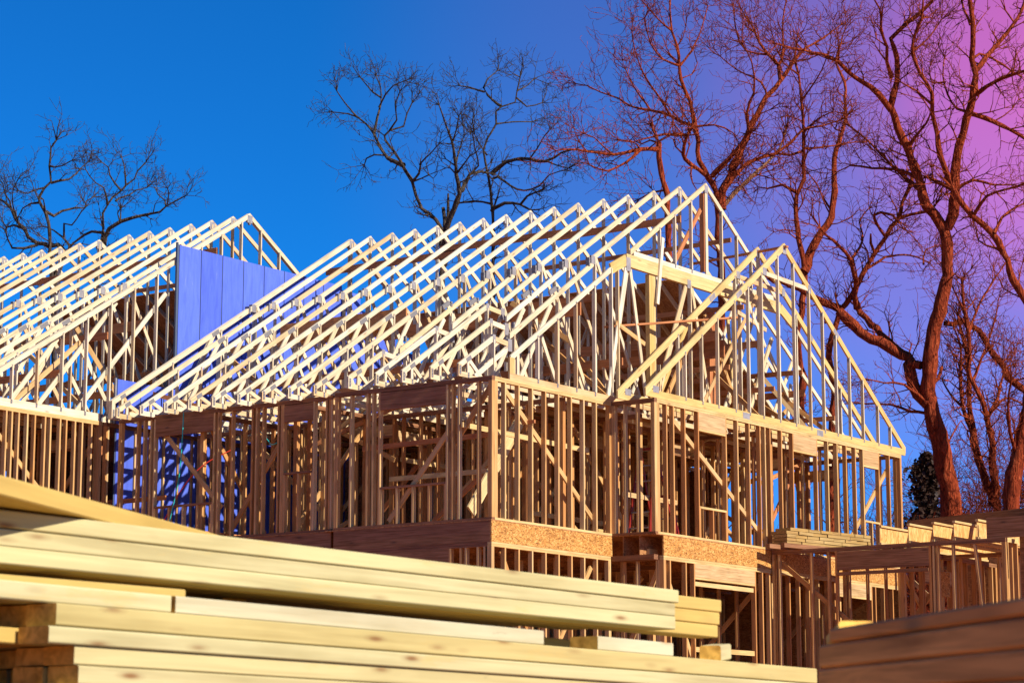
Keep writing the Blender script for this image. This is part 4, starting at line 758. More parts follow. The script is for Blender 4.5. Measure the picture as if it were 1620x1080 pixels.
# ================================================================== trees
TREES={'A':{"limbs":[[[[13.71,24.72,3.63],[13.13,24.43,7.07],[12.77,24.26,9.14],[12.64,24.22,9.83],[12.51,24.15,10.62],[12.41,24.19,10.93],[12.27,24.3,11.2],[12.24,24.3,11.32],[12.28,24.16,11.6],[12.36,23.98,11.75],[12.32,23.97,11.97],[12.27,23.98,12.18],[12.24,23.93,12.46],[12.22,23.88,12.68],[12.27,23.74,12.89]],0.149,0.018,""],[[[12.36,23.98,11.75],[12.56,23.89,11.82],[12.83,23.78,11.91],[13.05,23.69,12.1],[13.16,23.66,12.25],[13.37,23.58,12.48]],0.035,0.011,""],[[[12.27,23.98,12.18],[12.31,23.79,12.13],[12.34,23.53,12.15],[12.36,23.17,12.26]],0.026,0.009,""],[[[12.41,24.19,10.93],[12.64,24.13,10.86],[12.88,24.04,11.03],[13.21,23.9,11.17],[13.49,23.8,11.21],[13.57,23.82,11.43],[13.76,23.74,11.56]],0.035,0.011,""],[[[12.89,24.3,8.45],[13.38,24.51,10.1],[13.3,24.93,10.21],[13.21,25.35,10.36],[13.15,25.65,10.57],[13.13,25.82,10.81],[13.08,26.14,11.13],[13.08,26.32,11.45],[13.05,26.5,11.62],[12.98,26.8,11.83]],0.079,0.022,""],[[[13.13,25.82,10.81],[13.12,26.23,10.97],[13.13,26.55,10.94],[13.16,26.75,11.16]],0.035,0.013,""],[[[13.21,25.35,10.32],[12.83,25.43,10.15],[12.43,25.5,10.09],[12.16,25.42,10.29],[11.94,25.29,10.48],[11.58,25.27,10.63]],0.035,0.011,""],[[[12.27,24.3,11.2],[12.19,24.6,11.19],[12.16,24.86,11.08],[12.19,25.04,10.89]],0.026,0.009,""],[[[12.79,24.23,9.14],[13.39,24.24,10.18],[13.37,24.51,10.43],[13.34,24.85,10.68],[13.3,25.19,10.83]],0.044,0.013,""],[[[13.39,24.49,10.43],[13.23,24.33,10.78],[13.3,24.08,10.72],[13.28,23.72,11.03],[13.28,23.51,11.18]],0.026,0.009,""],[[[13.08,26.32,11.45],[12.94,26.23,11.63],[12.73,26.22,11.81],[12.55,26.11,12.05],[12.35,26.11,12.2]],0.022,0.009,""],[[[13.15,25.65,10.57],[12.69,25.56,10.87],[12.2,25.32,11.33],[11.94,25.01,11.67],[11.84,24.71,11.86]],0.022,0.009,""],[[[12.28,24.16,11.6],[12.09,24.3,11.53],[11.93,24.43,11.4],[11.72,24.56,11.45]],0.022,0.009,""]],"bark":"grey","dens":1.0},'A2':{"limbs":[[[[16.43,26.04,3.98],[16.03,25.8,7.61],[15.82,25.63,9.81],[15.8,25.49,10.54],[15.8,25.4,10.98],[15.78,25.35,11.31],[15.73,25.34,11.68],[15.78,25.22,11.93],[15.85,25.09,12.14],[15.98,24.87,12.34],[16.04,24.75,12.5],[16.17,24.53,12.69],[16.19,24.46,12.91],[16.31,24.23,13.17]],0.119,0.015,""],[[[15.78,25.22,11.93],[15.6,25.1,12.13],[15.39,25.0,12.34],[15.11,25.03,12.43],[14.85,25.03,12.57],[14.64,24.98,12.72]],0.032,0.009,""],[[[15.98,24.87,12.34],[15.75,24.9,12.54],[15.55,24.92,12.73],[15.43,24.86,12.93],[15.23,24.92,13.04]],0.027,0.009,""],[[[16.04,24.75,12.5],[16.11,24.86,12.8],[16.19,24.98,13.14],[16.23,25.14,13.44]],0.024,0.009,""],[[[15.91,25.02,12.04],[16.05,24.98,12.16],[16.33,24.88,12.28],[16.53,24.82,12.46],[16.87,24.7,12.59]],0.027,0.009,""],[[[15.8,25.59,9.99],[16.01,25.45,10.99],[15.97,25.53,11.18],[15.83,25.86,11.23],[15.77,26.1,11.14],[15.68,26.45,10.94],[15.67,26.66,10.74]],0.055,0.018,""],[[[15.8,25.45,10.82],[15.77,25.13,11.2],[15.86,24.76,11.36],[15.96,24.38,11.48],[16.08,24.0,11.52],[16.23,23.54,11.58],[16.26,23.33,11.73],[16.34,22.99,11.87],[16.42,22.67,11.99]],0.055,0.013,""],[[[16.26,23.33,11.73],[16.31,23.43,11.92],[16.32,23.73,12.15],[16.36,23.87,12.35]],0.022,0.009,""],[[[16.27,23.29,11.78],[16.08,23.06,12.01],[15.94,22.97,12.14]],0.02,0.009,""],[[[15.86,24.76,11.36],[15.72,24.73,11.59],[15.7,24.62,11.72]],0.018,0.009,""]],"bark":"grey","dens":1.0},'B':{"limbs":[[[[18.16,14.7,4.4],[17.58,14.32,7.38],[17.2,14.07,9.36],[17.07,14.0,9.99],[16.95,14.08,10.22],[16.67,14.33,10.53],[16.5,14.44,10.84],[16.38,14.46,11.2],[16.21,14.57,11.52],[16.13,14.61,11.7],[15.97,14.73,11.96],[15.77,14.88,12.27],[15.73,14.89,12.4],[15.78,14.76,12.53],[15.96,14.44,12.64],[15.95,14.32,12.97],[15.98,14.17,13.25]],0.144,0.014,""],[[[16.16,14.59,11.63],[16.18,14.78,11.73],[16.21,15.15,11.93],[16.28,15.45,12.27],[16.4,15.79,12.74],[16.47,16.14,13.09],[16.5,16.48,13.35],[16.52,16.85,13.5],[16.54,17.37,13.64]],0.051,0.008,""],[[[16.4,15.79,12.74],[16.55,15.79,13.25],[16.67,15.79,13.67],[16.75,15.85,14.13],[16.74,16.02,14.5]],0.034,0.008,""],[[[16.5,16.48,13.35],[15.98,16.48,13.62],[15.58,16.44,13.86]],0.021,0.008,""],[[[16.27,15.08,11.83],[16.22,15.26,12.02],[16.13,15.56,12.06],[16.08,15.79,12.0],[16.13,15.91,11.82]],0.025,0.012,""],[[[16.4,14.43,11.22],[16.38,14.4,11.25],[16.28,14.15,11.37],[16.07,13.93,11.58],[15.93,13.48,11.76],[15.78,13.09,11.94]],0.029,0.008,""],[[[16.41,14.42,11.22],[16.39,14.15,11.26],[16.37,13.88,11.31]],0.022,0.013,""],[[[16.66,15.84,13.55],[16.56,15.54,13.84],[16.52,15.24,14.04],[16.55,14.88,14.11]],0.022,0.008,""],[[[16.66,15.77,13.81],[16.64,16.05,14.01],[16.65,16.32,14.31],[16.66,16.51,14.52]],0.02,0.008,""],[[[15.78,14.76,12.53],[15.69,14.45,12.76],[15.4,14.29,13.1],[15.26,14.02,13.37]],0.02,0.008,""],[[[17.15,13.93,9.82],[17.36,14.11,10.27],[17.55,14.3,10.7]],0.051,0.034,"stub"],[[[17.16,13.9,9.92],[17.21,13.88,10.38],[17.24,13.9,10.97]],0.038,0.025,"stub"],[[[17.25,14.09,9.03],[16.89,13.74,9.79],[16.76,13.54,10.11],[16.7,13.33,10.35],[16.6,13.02,10.72],[16.44,12.97,10.95],[16.29,12.9,11.19],[15.93,12.76,11.74],[15.8,12.71,11.94],[15.52,12.68,12.29],[15.15,12.63,12.75]],0.093,0.012,""],[[[16.6,13.0,10.77],[16.65,13.0,10.81],[17.06,13.04,11.33],[17.44,12.95,11.48],[17.66,12.91,11.5]],0.051,0.025,""],[[[16.29,12.9,11.19],[16.14,12.46,11.47],[16.1,12.35,11.54]],0.025,0.008,""],[[[16.25,12.89,11.47],[16.46,12.97,11.83],[16.8,13.05,12.35]],0.022,0.008,""],[[[15.82,12.68,11.94],[15.72,12.5,12.2],[15.58,12.32,12.5]],0.02,0.008,""],[[[17.06,13.04,11.33],[16.95,12.68,11.51],[16.57,12.51,11.85],[16.2,12.32,12.19]],0.022,0.008,""]],"bark":"grey","dens":1.0},'C':{"limbs":[[[[21.36,15.33,4.79],[20.77,14.93,7.92],[20.38,14.67,10.0],[20.21,14.56,10.9],[20.11,14.52,11.36],[19.95,14.5,11.96],[19.8,14.53,12.45],[19.71,14.52,12.81],[19.71,14.38,13.13],[19.78,14.14,13.51],[19.72,14.1,13.84],[19.77,13.96,13.97],[19.96,13.62,14.09],[19.94,13.54,14.4],[19.92,13.41,14.78]],0.098,0.014,""],[[[19.77,13.96,13.97],[19.8,14.15,14.12],[19.86,14.49,14.43],[19.92,14.68,14.68],[20.14,14.7,14.99],[20.53,14.62,15.32]],0.036,0.009,""],[[[19.79,14.56,14.5],[19.67,14.97,14.67],[19.59,15.26,14.75]],0.027,0.009,""],[[[19.98,13.56,14.21],[20.34,13.47,14.03],[20.77,13.25,14.2]],0.023,0.009,""],[[[19.94,13.54,14.4],[20.32,13.44,14.64],[20.59,13.39,14.9]],0.021,0.009,""],[[[19.96,14.44,12.16],[19.9,13.92,12.41],[19.92,13.65,12.45],[19.97,13.15,12.37],[20.03,12.62,12.28],[20.02,12.11,12.42],[20.04,11.76,12.46],[20.11,11.08,12.34]],0.053,0.014,""],[[[20.0,14.42,12.03],[20.03,14.25,12.05],[20.12,13.9,11.77],[20.22,13.5,11.59],[20.3,13.04,11.68],[20.28,12.69,11.93],[20.35,12.21,12.02]],0.03,0.009,""],[[[20.17,14.55,11.12],[20.14,14.46,11.21],[20.16,14.1,11.3],[20.23,13.64,11.22],[20.28,13.32,11.03]],0.044,0.021,""],[[[20.23,13.63,11.23],[20.14,13.34,11.4],[20.12,13.03,11.46]],0.03,0.018,""],[[[20.11,14.53,11.34],[20.05,14.79,11.42],[19.98,15.05,11.46],[19.9,15.47,11.45]],0.028,0.018,""],[[[19.78,14.14,13.51],[20.32,13.94,13.66],[20.94,13.72,13.76]],0.023,0.009,""],[[[19.97,13.15,12.37],[19.9,12.83,12.63],[19.81,12.51,12.92],[19.78,12.32,13.06]],0.021,0.009,""],[[[20.03,12.62,12.28],[19.99,12.25,12.08],[19.94,11.8,11.93]],0.021,0.009,""],[[[19.78,14.46,12.67],[19.8,14.88,13.28],[19.9,15.04,13.79]],0.021,0.009,""]],"bark":"grey","dens":1.0},'D':{"limbs":[[[[20.88,7.72,3.16],[20.47,7.42,6.42],[20.15,7.19,9.03],[19.93,7.15,10.33],[19.74,7.26,10.97],[19.54,7.42,11.4],[19.45,7.42,11.89],[19.38,7.42,12.28],[19.21,7.48,12.95],[19.0,7.62,13.54],[18.94,7.62,13.87],[18.84,7.63,14.36],[18.71,7.71,14.76],[18.65,7.71,15.08],[18.56,7.66,15.74]],0.165,0.02,""],[[[19.76,7.23,10.92],[19.09,7.37,11.2],[18.71,7.4,11.42],[18.44,7.13,11.78],[18.32,6.9,11.97]],0.049,0.033,""],[[[18.43,7.13,11.81],[18.28,7.2,11.8],[17.82,7.43,11.74],[17.28,7.72,11.56],[16.97,7.88,11.42],[16.63,8.04,11.42]],0.033,0.01,""],[[[19.37,7.42,12.3],[19.33,7.83,12.44],[19.3,8.16,12.72],[19.23,8.7,12.9],[19.16,9.23,13.07],[19.11,9.62,13.33],[19.04,10.17,13.61],[18.98,10.54,13.82],[18.94,10.87,13.92]],0.041,0.01,""],[[[19.99,7.11,10.17],[20.08,7.06,10.66],[20.27,6.88,11.13],[20.51,6.66,12.0],[20.7,6.48,12.53],[21.0,6.18,13.26],[21.26,5.92,13.74],[21.26,5.97,14.15],[21.14,6.23,14.48],[21.06,6.41,14.81],[20.98,6.59,15.31]],0.115,0.02,""],[[[21.26,5.92,13.74],[21.57,5.69,14.28],[21.79,5.52,14.62],[22.22,5.17,14.98],[22.66,4.82,15.42]],0.049,0.012,""],[[[19.77,7.21,10.99],[19.8,6.83,11.31],[19.84,6.45,11.62],[19.81,6.1,12.02]],0.058,0.033,""],[[[20.08,7.06,10.61],[20.41,6.69,11.27],[20.69,6.39,11.54],[21.05,6.02,11.71],[21.35,5.68,12.03],[21.56,5.45,12.4],[21.93,5.08,12.5],[22.29,4.7,12.69]],0.058,0.016,""],[[[20.03,7.06,10.17],[20.19,6.9,10.45],[20.55,6.55,10.98],[20.92,6.18,11.45],[21.18,5.92,11.88],[21.31,5.81,12.39]],0.066,0.018,"light"],[[[19.8,6.09,12.13],[19.57,6.01,12.49],[19.44,5.72,12.92],[19.24,5.58,13.31],[19.03,5.52,13.63],[18.66,5.57,14.02]],0.033,0.01,""],[[[19.3,8.16,12.72],[18.91,8.3,13.19],[18.53,8.45,13.64],[18.15,8.5,14.24],[17.93,8.45,14.69]],0.028,0.008,""],[[[19.23,8.7,12.9],[19.23,9.19,13.58],[19.27,9.51,14.17]],0.025,0.008,""],[[[18.94,7.62,13.87],[19.33,7.48,14.35],[19.72,7.41,15.04],[20.04,7.39,15.74]],0.028,0.008,""],[[[18.94,7.62,13.87],[18.42,7.8,13.93],[17.88,7.84,14.23],[17.32,7.68,14.73]],0.028,0.008,""],[[[18.71,7.71,14.76],[18.16,7.82,14.98],[17.5,7.88,15.33]],0.025,0.008,""],[[[21.0,6.18,13.26],[20.98,6.34,13.69],[20.76,6.97,14.1],[20.63,7.37,14.48]],0.025,0.008,""],[[[19.38,7.42,12.28],[19.55,6.97,12.3],[19.75,6.52,12.07],[19.81,6.37,11.64]],0.025,0.008,""],[[[21.26,5.97,14.15],[21.47,5.92,14.61],[21.65,6.04,15.38],[21.94,6.04,16.25]],0.033,0.012,""],[[[21.14,6.23,14.48],[20.94,6.77,14.63],[20.86,7.01,15.18],[20.88,7.1,15.91]],0.028,0.01,""]],"bark":"red","dens":1.2},'E':{"limbs":[[[[16.75,6.66,2.7],[16.37,6.42,5.74],[16.04,6.25,8.19],[15.83,6.18,9.6],[15.72,6.21,10.1],[15.61,6.25,10.5],[15.56,6.23,10.87]],0.1,0.054,""],[[[15.59,6.25,10.7],[15.49,6.28,10.67],[15.04,6.42,10.6],[14.61,6.56,10.45],[14.25,6.68,10.33],[13.46,6.9,10.29],[12.88,7.06,10.26],[12.51,7.17,10.15]],0.046,0.012,""],[[[15.05,6.41,10.6],[14.78,6.49,10.35],[14.57,6.56,10.19],[14.07,6.74,9.91],[13.77,6.83,9.93],[13.52,6.9,9.97]],0.031,0.011,""],[[[15.56,6.23,10.85],[15.6,6.46,10.96],[15.68,6.78,10.93]],0.023,0.008,""],[[[14.25,6.68,10.33],[14.25,6.96,10.59],[14.25,7.23,10.85],[14.23,7.5,10.98]],0.018,0.008,""],[[[15.78,6.22,9.72],[15.79,6.59,9.7],[15.84,6.95,9.59]],0.023,0.009,""]],"bark":"red","dens":0.9},'F':{"limbs":[[[[22.98,6.47,3.28],[22.77,6.31,5.27],[22.69,6.25,6.0],[22.55,6.27,6.73],[22.51,6.11,7.72],[22.47,5.96,8.56],[22.4,5.94,9.1],[22.28,6.0,9.6],[22.14,6.02,10.3],[22.11,5.97,10.75],[22.16,5.78,11.25],[22.09,5.73,11.89],[22.03,5.68,12.49],[21.96,5.66,12.98],[21.89,5.67,13.38],[21.8,5.66,13.98],[21.69,5.7,14.45],[21.67,5.6,15.04]],0.142,0.017,""],[[[22.45,5.94,8.76],[22.69,5.77,9.59],[22.97,5.52,10.08],[23.12,5.41,10.54],[23.2,5.39,11.07],[23.28,5.43,11.94],[23.44,5.31,12.43],[23.59,5.22,13.06],[23.65,5.23,13.72],[23.68,5.27,14.16],[23.61,5.49,14.71],[23.75,5.39,15.27]],0.1,0.02,""],[[[22.1,5.95,10.88],[21.97,6.3,11.1],[21.88,6.7,11.03],[21.8,6.95,11.08]],0.042,0.013,""],[[[22.09,5.73,11.94],[21.79,5.96,11.81],[21.48,6.18,11.83],[21.05,6.51,11.68],[20.84,6.68,11.44]],0.033,0.012,""],[[[22.03,5.68,12.49],[21.86,5.04,12.73],[21.79,4.66,12.81]],0.028,0.01,""],[[[22.07,5.72,12.02],[22.7,5.5,12.15],[23.56,5.18,12.41],[24.21,4.94,12.55]],0.028,0.01,""],[[[21.92,5.66,13.28],[21.8,5.26,13.62],[21.68,4.91,13.93],[21.49,4.61,14.3]],0.025,0.008,""],[[[21.8,5.66,13.98],[21.27,5.81,14.19],[20.76,5.81,14.59]],0.025,0.008,""],[[[23.13,5.43,10.46],[23.12,5.75,10.93],[23.15,5.91,11.31],[23.14,6.13,11.6]],0.025,0.01,""]],"bark":"red","dens":1.0},'G':{"limbs":[[[[20.82,4.45,2.62],[20.58,4.25,4.18],[20.41,4.12,5.26],[20.19,4.1,6.21],[20.2,3.88,6.79],[20.2,3.76,7.15],[20.3,3.48,7.52],[20.37,3.18,8.08],[20.46,2.9,8.53],[20.55,2.63,8.95],[20.64,2.35,9.37],[20.66,2.19,9.78],[20.68,2.03,10.1],[20.67,1.89,10.57],[20.54,1.88,11.11]],0.119,0.032,""],[[[20.64,2.33,9.4],[20.69,2.0,9.45],[20.74,1.59,9.49],[20.74,1.33,9.61]],0.04,0.024,""],[[[20.55,2.63,8.95],[19.99,2.62,9.24],[19.84,2.56,9.36],[19.78,2.34,9.4],[19.72,2.02,9.27],[19.68,1.9,9.13]],0.032,0.024,""],[[[20.46,2.9,8.53],[20.26,2.9,8.76],[20.13,2.83,8.97]],0.032,0.019,"stub"],[[[20.43,3.4,7.2],[20.17,3.31,7.48],[19.9,3.16,7.81],[19.48,3.09,8.2],[19.04,3.12,8.5],[18.6,3.24,8.68],[18.3,3.28,8.85]],0.064,0.024,""],[[[20.17,3.8,7.15],[19.7,3.96,7.29],[19.17,4.15,7.41],[18.62,4.32,7.6],[17.96,4.58,7.68]],0.088,0.04,""],[[[19.48,3.09,8.21],[20.09,3.04,8.83],[20.39,3.26,9.4],[20.81,3.2,9.8]],0.032,0.012,""],[[[20.37,3.18,8.08],[21.11,2.94,8.54],[21.94,2.64,8.71],[22.63,2.44,8.62]],0.032,0.014,""],[[[22.54,2.57,8.57],[22.78,2.59,9.0],[23.04,2.48,9.12]],0.024,0.008,""]],"bark":"red","dens":0.9},'H':{"limbs":[[[[22.16,1.88,-0.89],[21.74,1.64,1.42],[21.63,1.58,2.02],[21.46,1.56,2.72],[21.25,1.6,3.43],[21.03,1.65,4.14],[20.86,1.72,4.64],[20.77,1.7,5.02],[20.7,1.58,5.63],[20.63,1.47,6.22],[20.61,1.24,6.9],[20.58,1.05,7.57],[20.49,0.93,8.25],[20.31,0.93,8.93],[20.12,1.08,9.24],[19.89,1.25,9.69],[19.73,1.31,10.12],[19.45,1.46,10.83],[19.22,1.59,11.33],[19.07,1.62,11.82],[19.03,1.46,12.41],[18.92,1.4,13.03],[18.77,1.46,13.44],[18.87,1.24,13.67],[19.04,0.85,14.02],[19.19,0.52,14.33]],0.266,0.031,""],[[[20.35,0.9,8.89],[20.32,0.76,9.13],[20.26,0.63,9.44],[20.17,0.51,9.79],[20.06,0.42,10.15],[19.86,0.25,10.79],[19.75,-0.02,11.38],[19.68,-0.26,11.85],[19.5,-0.39,12.39],[19.33,-0.38,12.73],[19.23,-0.51,13.11],[19.01,-0.59,13.65],[18.78,-0.65,14.21]],0.118,0.039,""],[[[19.49,-0.4,12.49],[19.96,-0.67,13.07],[20.32,-0.88,13.51],[20.69,-1.08,14.04],[20.98,-1.2,14.63]],0.055,0.024,""],[[[19.69,-0.3,11.94],[19.39,-0.94,12.09],[19.09,-1.76,12.13],[18.92,-2.22,12.11]],0.047,0.024,""],[[[19.76,-0.08,11.56],[20.42,-0.45,11.42],[20.83,-0.67,11.29],[21.32,-0.91,11.07]],0.055,0.031,""],[[[20.1,0.58,9.91],[19.58,0.63,10.54],[19.31,0.54,11.0],[18.98,0.52,11.48],[18.76,0.4,11.88],[18.38,0.49,12.28],[18.05,0.52,12.67],[17.84,0.4,13.07],[17.73,0.14,13.44],[17.5,-0.04,13.92]],0.063,0.019,""],[[[19.07,1.66,11.73],[18.64,1.77,12.08],[18.21,1.96,12.3],[17.8,2.16,12.47],[17.5,2.25,12.69],[17.04,2.5,12.81],[16.45,2.86,12.85],[16.01,3.11,12.92]],0.063,0.016,""],[[[18.96,1.52,12.55],[18.63,1.5,12.84],[18.37,1.38,13.13],[17.96,1.32,13.5],[17.65,1.18,13.86],[17.3,1.21,14.1]],0.047,0.016,""],[[[20.85,1.72,4.64],[20.72,1.99,4.93],[20.66,2.12,5.38],[20.66,2.16,5.83],[20.58,2.32,5.92],[20.26,2.96,6.36],[20.01,3.46,6.81],[19.9,3.67,7.07]],0.133,0.094,""],[[[20.58,1.77,5.56],[20.67,2.18,5.89],[20.74,2.6,6.2],[20.9,3.27,6.83],[21.02,3.7,7.32]],0.094,0.063,""],[[[19.82,1.3,9.83],[20.01,1.9,10.36],[20.21,2.51,10.98],[20.38,3.02,11.5],[20.51,3.52,11.94]],0.047,0.014,""],[[[19.73,1.31,10.12],[19.67,1.82,10.39],[19.59,2.47,10.5],[19.51,3.04,10.63],[19.51,3.4,10.52]],0.039,0.013,""],[[[19.45,1.46,10.83],[19.36,1.14,11.07],[19.27,0.81,11.32],[19.16,0.65,11.51]],0.039,0.016,"stub"],[[[20.13,0.56,9.79],[20.16,0.88,10.0],[20.2,1.31,10.23]],0.047,0.031,""],[[[20.78,1.67,5.07],[21.08,1.55,5.29],[21.29,1.56,5.63]],0.047,0.031,"stub"],[[[20.85,1.72,4.64],[20.07,2.01,5.07],[19.59,2.29,5.08],[19.18,2.51,5.13]],0.039,0.011,""],[[[20.96,1.64,4.41],[21.12,2.37,4.57],[21.25,2.95,4.79],[21.48,4.13,4.96]],0.039,0.013,""],[[[21.25,1.61,3.41],[21.73,1.29,4.31],[21.95,1.23,4.09]],0.024,0.008,""],[[[20.17,0.51,9.79],[20.26,0.08,9.98],[20.41,-0.35,9.84],[20.56,-0.78,9.8]],0.039,0.013,""],[[[19.33,-0.38,12.73],[19.57,-0.51,12.92],[20.03,-0.71,12.84],[20.54,-0.9,12.66]],0.031,0.016,""],[[[19.03,-0.56,13.5],[18.99,-0.4,13.91],[18.99,-0.32,14.26]],0.031,0.016,""],[[[18.95,0.5,11.67],[18.47,0.68,11.91],[18.02,0.87,12.07]],0.031,0.013,""],[[[18.03,0.5,12.8],[18.47,0.3,13.19],[18.9,0.15,13.75]],0.024,0.008,""],[[[18.91,0.11,12.15],[18.92,0.47,12.2],[19.04,0.59,12.59]],0.02,0.008,""],[[[19.78,-0.11,11.56],[19.72,0.19,11.69],[19.7,0.42,12.07],[19.75,0.56,12.59],[19.89,0.56,13.11]],0.027,0.011,""]],"bark":"red","dens":1.15},'I':{"limbs":[[[[19.57,-2.3,1.77],[18.99,-2.33,4.06],[18.44,-2.17,5.78],[18.15,-2.02,6.46],[17.93,-1.86,6.89],[17.69,-1.76,7.51],[17.46,-1.6,7.94],[17.14,-1.29,8.32],[16.91,-1.08,8.61],[16.77,-1.0,8.9]],0.175,0.044,""],[[[17.69,-1.76,7.51],[17.72,-1.31,7.72],[17.75,-1.12,7.87]],0.037,0.012,""],[[[17.48,-1.62,7.91],[17.73,-1.72,8.32],[18.04,-1.91,8.58],[18.35,-2.1,8.76]],0.037,0.015,""],[[[17.13,-1.29,8.32],[16.91,-1.72,8.68],[16.85,-2.21,8.75],[16.79,-2.77,8.81]],0.037,0.015,""]],"bark":"red","dens":1.0},'J':{"limbs":[[[[21.02,0.01,-1.0],[20.88,-0.23,1.1],[20.83,-0.32,1.9],[20.81,-0.42,2.53],[20.83,-0.6,3.22],[20.86,-0.78,3.93],[20.89,-1.04,5.02],[20.87,-1.33,6.54]],0.227,0.106,""],[[[20.84,-0.59,3.21],[20.43,-0.59,3.62],[19.91,-0.77,4.31],[19.58,-1.01,4.85]],0.045,0.015,""]],"bark":"red","dens":0.8},'K':{"limbs":[[[[24.71,1.76,-0.78],[24.35,1.55,1.45],[24.15,1.47,2.6],[24.0,1.46,3.33],[23.85,1.44,4.06],[23.7,1.47,4.62],[23.6,1.5,4.96],[23.44,1.61,5.35],[23.3,1.71,5.66],[23.09,1.62,6.83],[22.97,1.65,7.31],[22.8,1.62,8.14]],0.146,0.024,""],[[[24.16,1.52,2.41],[24.13,1.69,2.98],[24.07,1.89,3.57],[24.08,2.03,4.33],[24.1,2.1,4.9],[24.15,2.12,5.41],[24.2,2.17,6.08],[24.23,2.25,6.82],[24.2,2.41,7.45]],0.105,0.021,""],[[[23.7,1.47,4.62],[24.13,1.41,5.01],[24.55,1.45,5.56],[24.88,1.44,5.94]],0.057,0.016,""],[[[24.05,2.06,4.4],[24.0,2.25,4.99],[24.04,2.33,5.7],[24.15,2.33,6.56],[24.13,2.48,7.11]],0.057,0.016,""],[[[24.0,2.25,4.99],[24.16,2.65,5.37],[24.36,2.99,5.85]],0.032,0.013,""],[[[23.98,2.66,7.23],[24.51,2.26,7.31],[24.82,2.09,7.14],[25.22,2.03,6.68],[25.63,1.84,6.37],[25.91,1.82,6.01],[26.48,1.53,5.65]],0.057,0.073,""],[[[23.7,1.47,4.62],[24.34,1.23,5.19],[24.98,0.99,5.08]],0.04,0.016,""],[[[23.11,1.64,6.71],[23.52,1.47,7.58],[23.97,1.21,8.29],[24.33,1.0,8.82]],0.032,0.011,""],[[[22.97,1.65,7.31],[22.31,1.7,7.9],[21.9,1.67,8.32]],0.024,0.008,""],[[[23.36,1.65,5.59],[24.64,1.64,7.1],[25.33,1.73,8.06]],0.032,0.011,""]],"bark":"red","dens":1.5}}
def catmull(P,w0,w1,step):
    P=[np.array(p) for p in P]; out=[];n=len(P)
    L=[0]
    for a,b in zip(P,P[1:]): L.append(L[-1]+np.linalg.norm(b-a))
    tot=max(L[-1],1e-6)
    for i in range(n-1):
        p0=P[max(i-1,0)];p1=P[i];p2=P[i+1];p3=P[min(i+2,n-1)]
        k=max(1,int(np.linalg.norm(p2-p1)/step))
        for j in range(k):
            t=j/k
            q=.5*((2*p1)+(-p0+p2)*t+(2*p0-5*p1+4*p2-p3)*t*t+(-p0+3*p1-3*p2+p3)*t**3)
            f=(L[i]+(L[i+1]-L[i])*t)/tot
            out.append((q,w0+(w1-w0)*f**.8))
    out.append((P[-1],w1)); return out
class TubeMesh:
    def __init__(s): s.V=[];s.F=[];s.n=0
    def tube(s,pts,sides):
        A=np.array([p for p,_ in pts]); Rr=np.array([r for _,r in pts]); n=len(A)
        T=np.gradient(A,axis=0) if n>2 else np.repeat((A[-1]-A[0])[None],n,0)
        T/=np.linalg.norm(T,axis=1)[:,None]+1e-9
        ref=np.array([.3,.5,.8]) if abs(T[0]@np.array([.3,.5,.8]))<.9 else np.array([1,0,0.])
        u=np.cross(T,ref); u/=np.linalg.norm(u,axis=1)[:,None]+1e-9; v=np.cross(T,u)
        an=np.arange(sides)*2*np.pi/sides
        ring=A[:,None]+Rr[:,None,None]*(np.cos(an)[None,:,None]*u[:,None]+np.sin(an)[None,:,None]*v[:,None])
        s.V.append(ring.reshape(-1,3))
        i=np.arange(n-1)[:,None]*sides; j=np.arange(sides)[None]; j2=(j+1)%sides
        s.F.append((np.stack([i+j,i+j2,i+sides+j2,i+sides+j],-1).reshape(-1,4))+s.n)
        s.n+=n*sides
    def build(s,name,mt,parent,origin):
        if not s.V: return None
        V=np.concatenate(s.V)-np.array(origin); Fq=np.concatenate(s.F)
        me=bpy.data.meshes.new(name); me.vertices.add(len(V)); me.vertices.foreach_set('co',V.astype(np.float32).ravel())
        me.loops.add(Fq.size); me.loops.foreach_set('vertex_index',Fq.astype(np.int32).ravel())
        me.polygons.add(len(Fq)); me.polygons.foreach_set('loop_start',np.arange(0,Fq.size,4,dtype=np.int32)); me.polygons.foreach_set('loop_total',np.full(len(Fq),4,dtype=np.int32))
        me.update(); me.validate(); me.materials.append(M[mt])
        me.polygons.foreach_set('use_smooth',np.ones(len(Fq),dtype=bool))
        o=bpy.data.objects.new(name,me); put(o,Matrix.Translation(origin),parent); return o
def twig(tm,r,p,d,length,rad,level,maxl):
    """a crooked branch that bears smaller ones"""
    segs=max(2,int(length/.28)) if level<maxl else 2
    segs=min(segs,7)
    pts=[(p.copy(),rad)]; q=p.copy(); dd=d.copy()
    for i in range(segs):
        dd=dd+r.normal(0,.30,3)+np.array([0,0,.06]); dd/=np.linalg.norm(dd)
        q=q+dd*length/segs
        pts.append((q.copy(),max(.0052,rad*(1-.75*(i+1)/segs))))
        if level<maxl and (i>0 or segs<4):
            for _ in range(1 if level else 2):
                a=r.normal(0,1,3); a-=dd*(a@dd); a/=np.linalg.norm(a)+1e-9
                ang=r.uniform(.5,1.05); nd_=dd*math.cos(ang)+a*math.sin(ang)+np.array([0,0,.12]); nd_/=np.linalg.norm(nd_)
                twig(tm,r,q.copy(),nd_,length*r.uniform(.38,.62),max(.006,rad*.6*(1-.4*i/segs)),level+1,maxl)
    tm.tube(pts,4 if rad>.014 else 3)
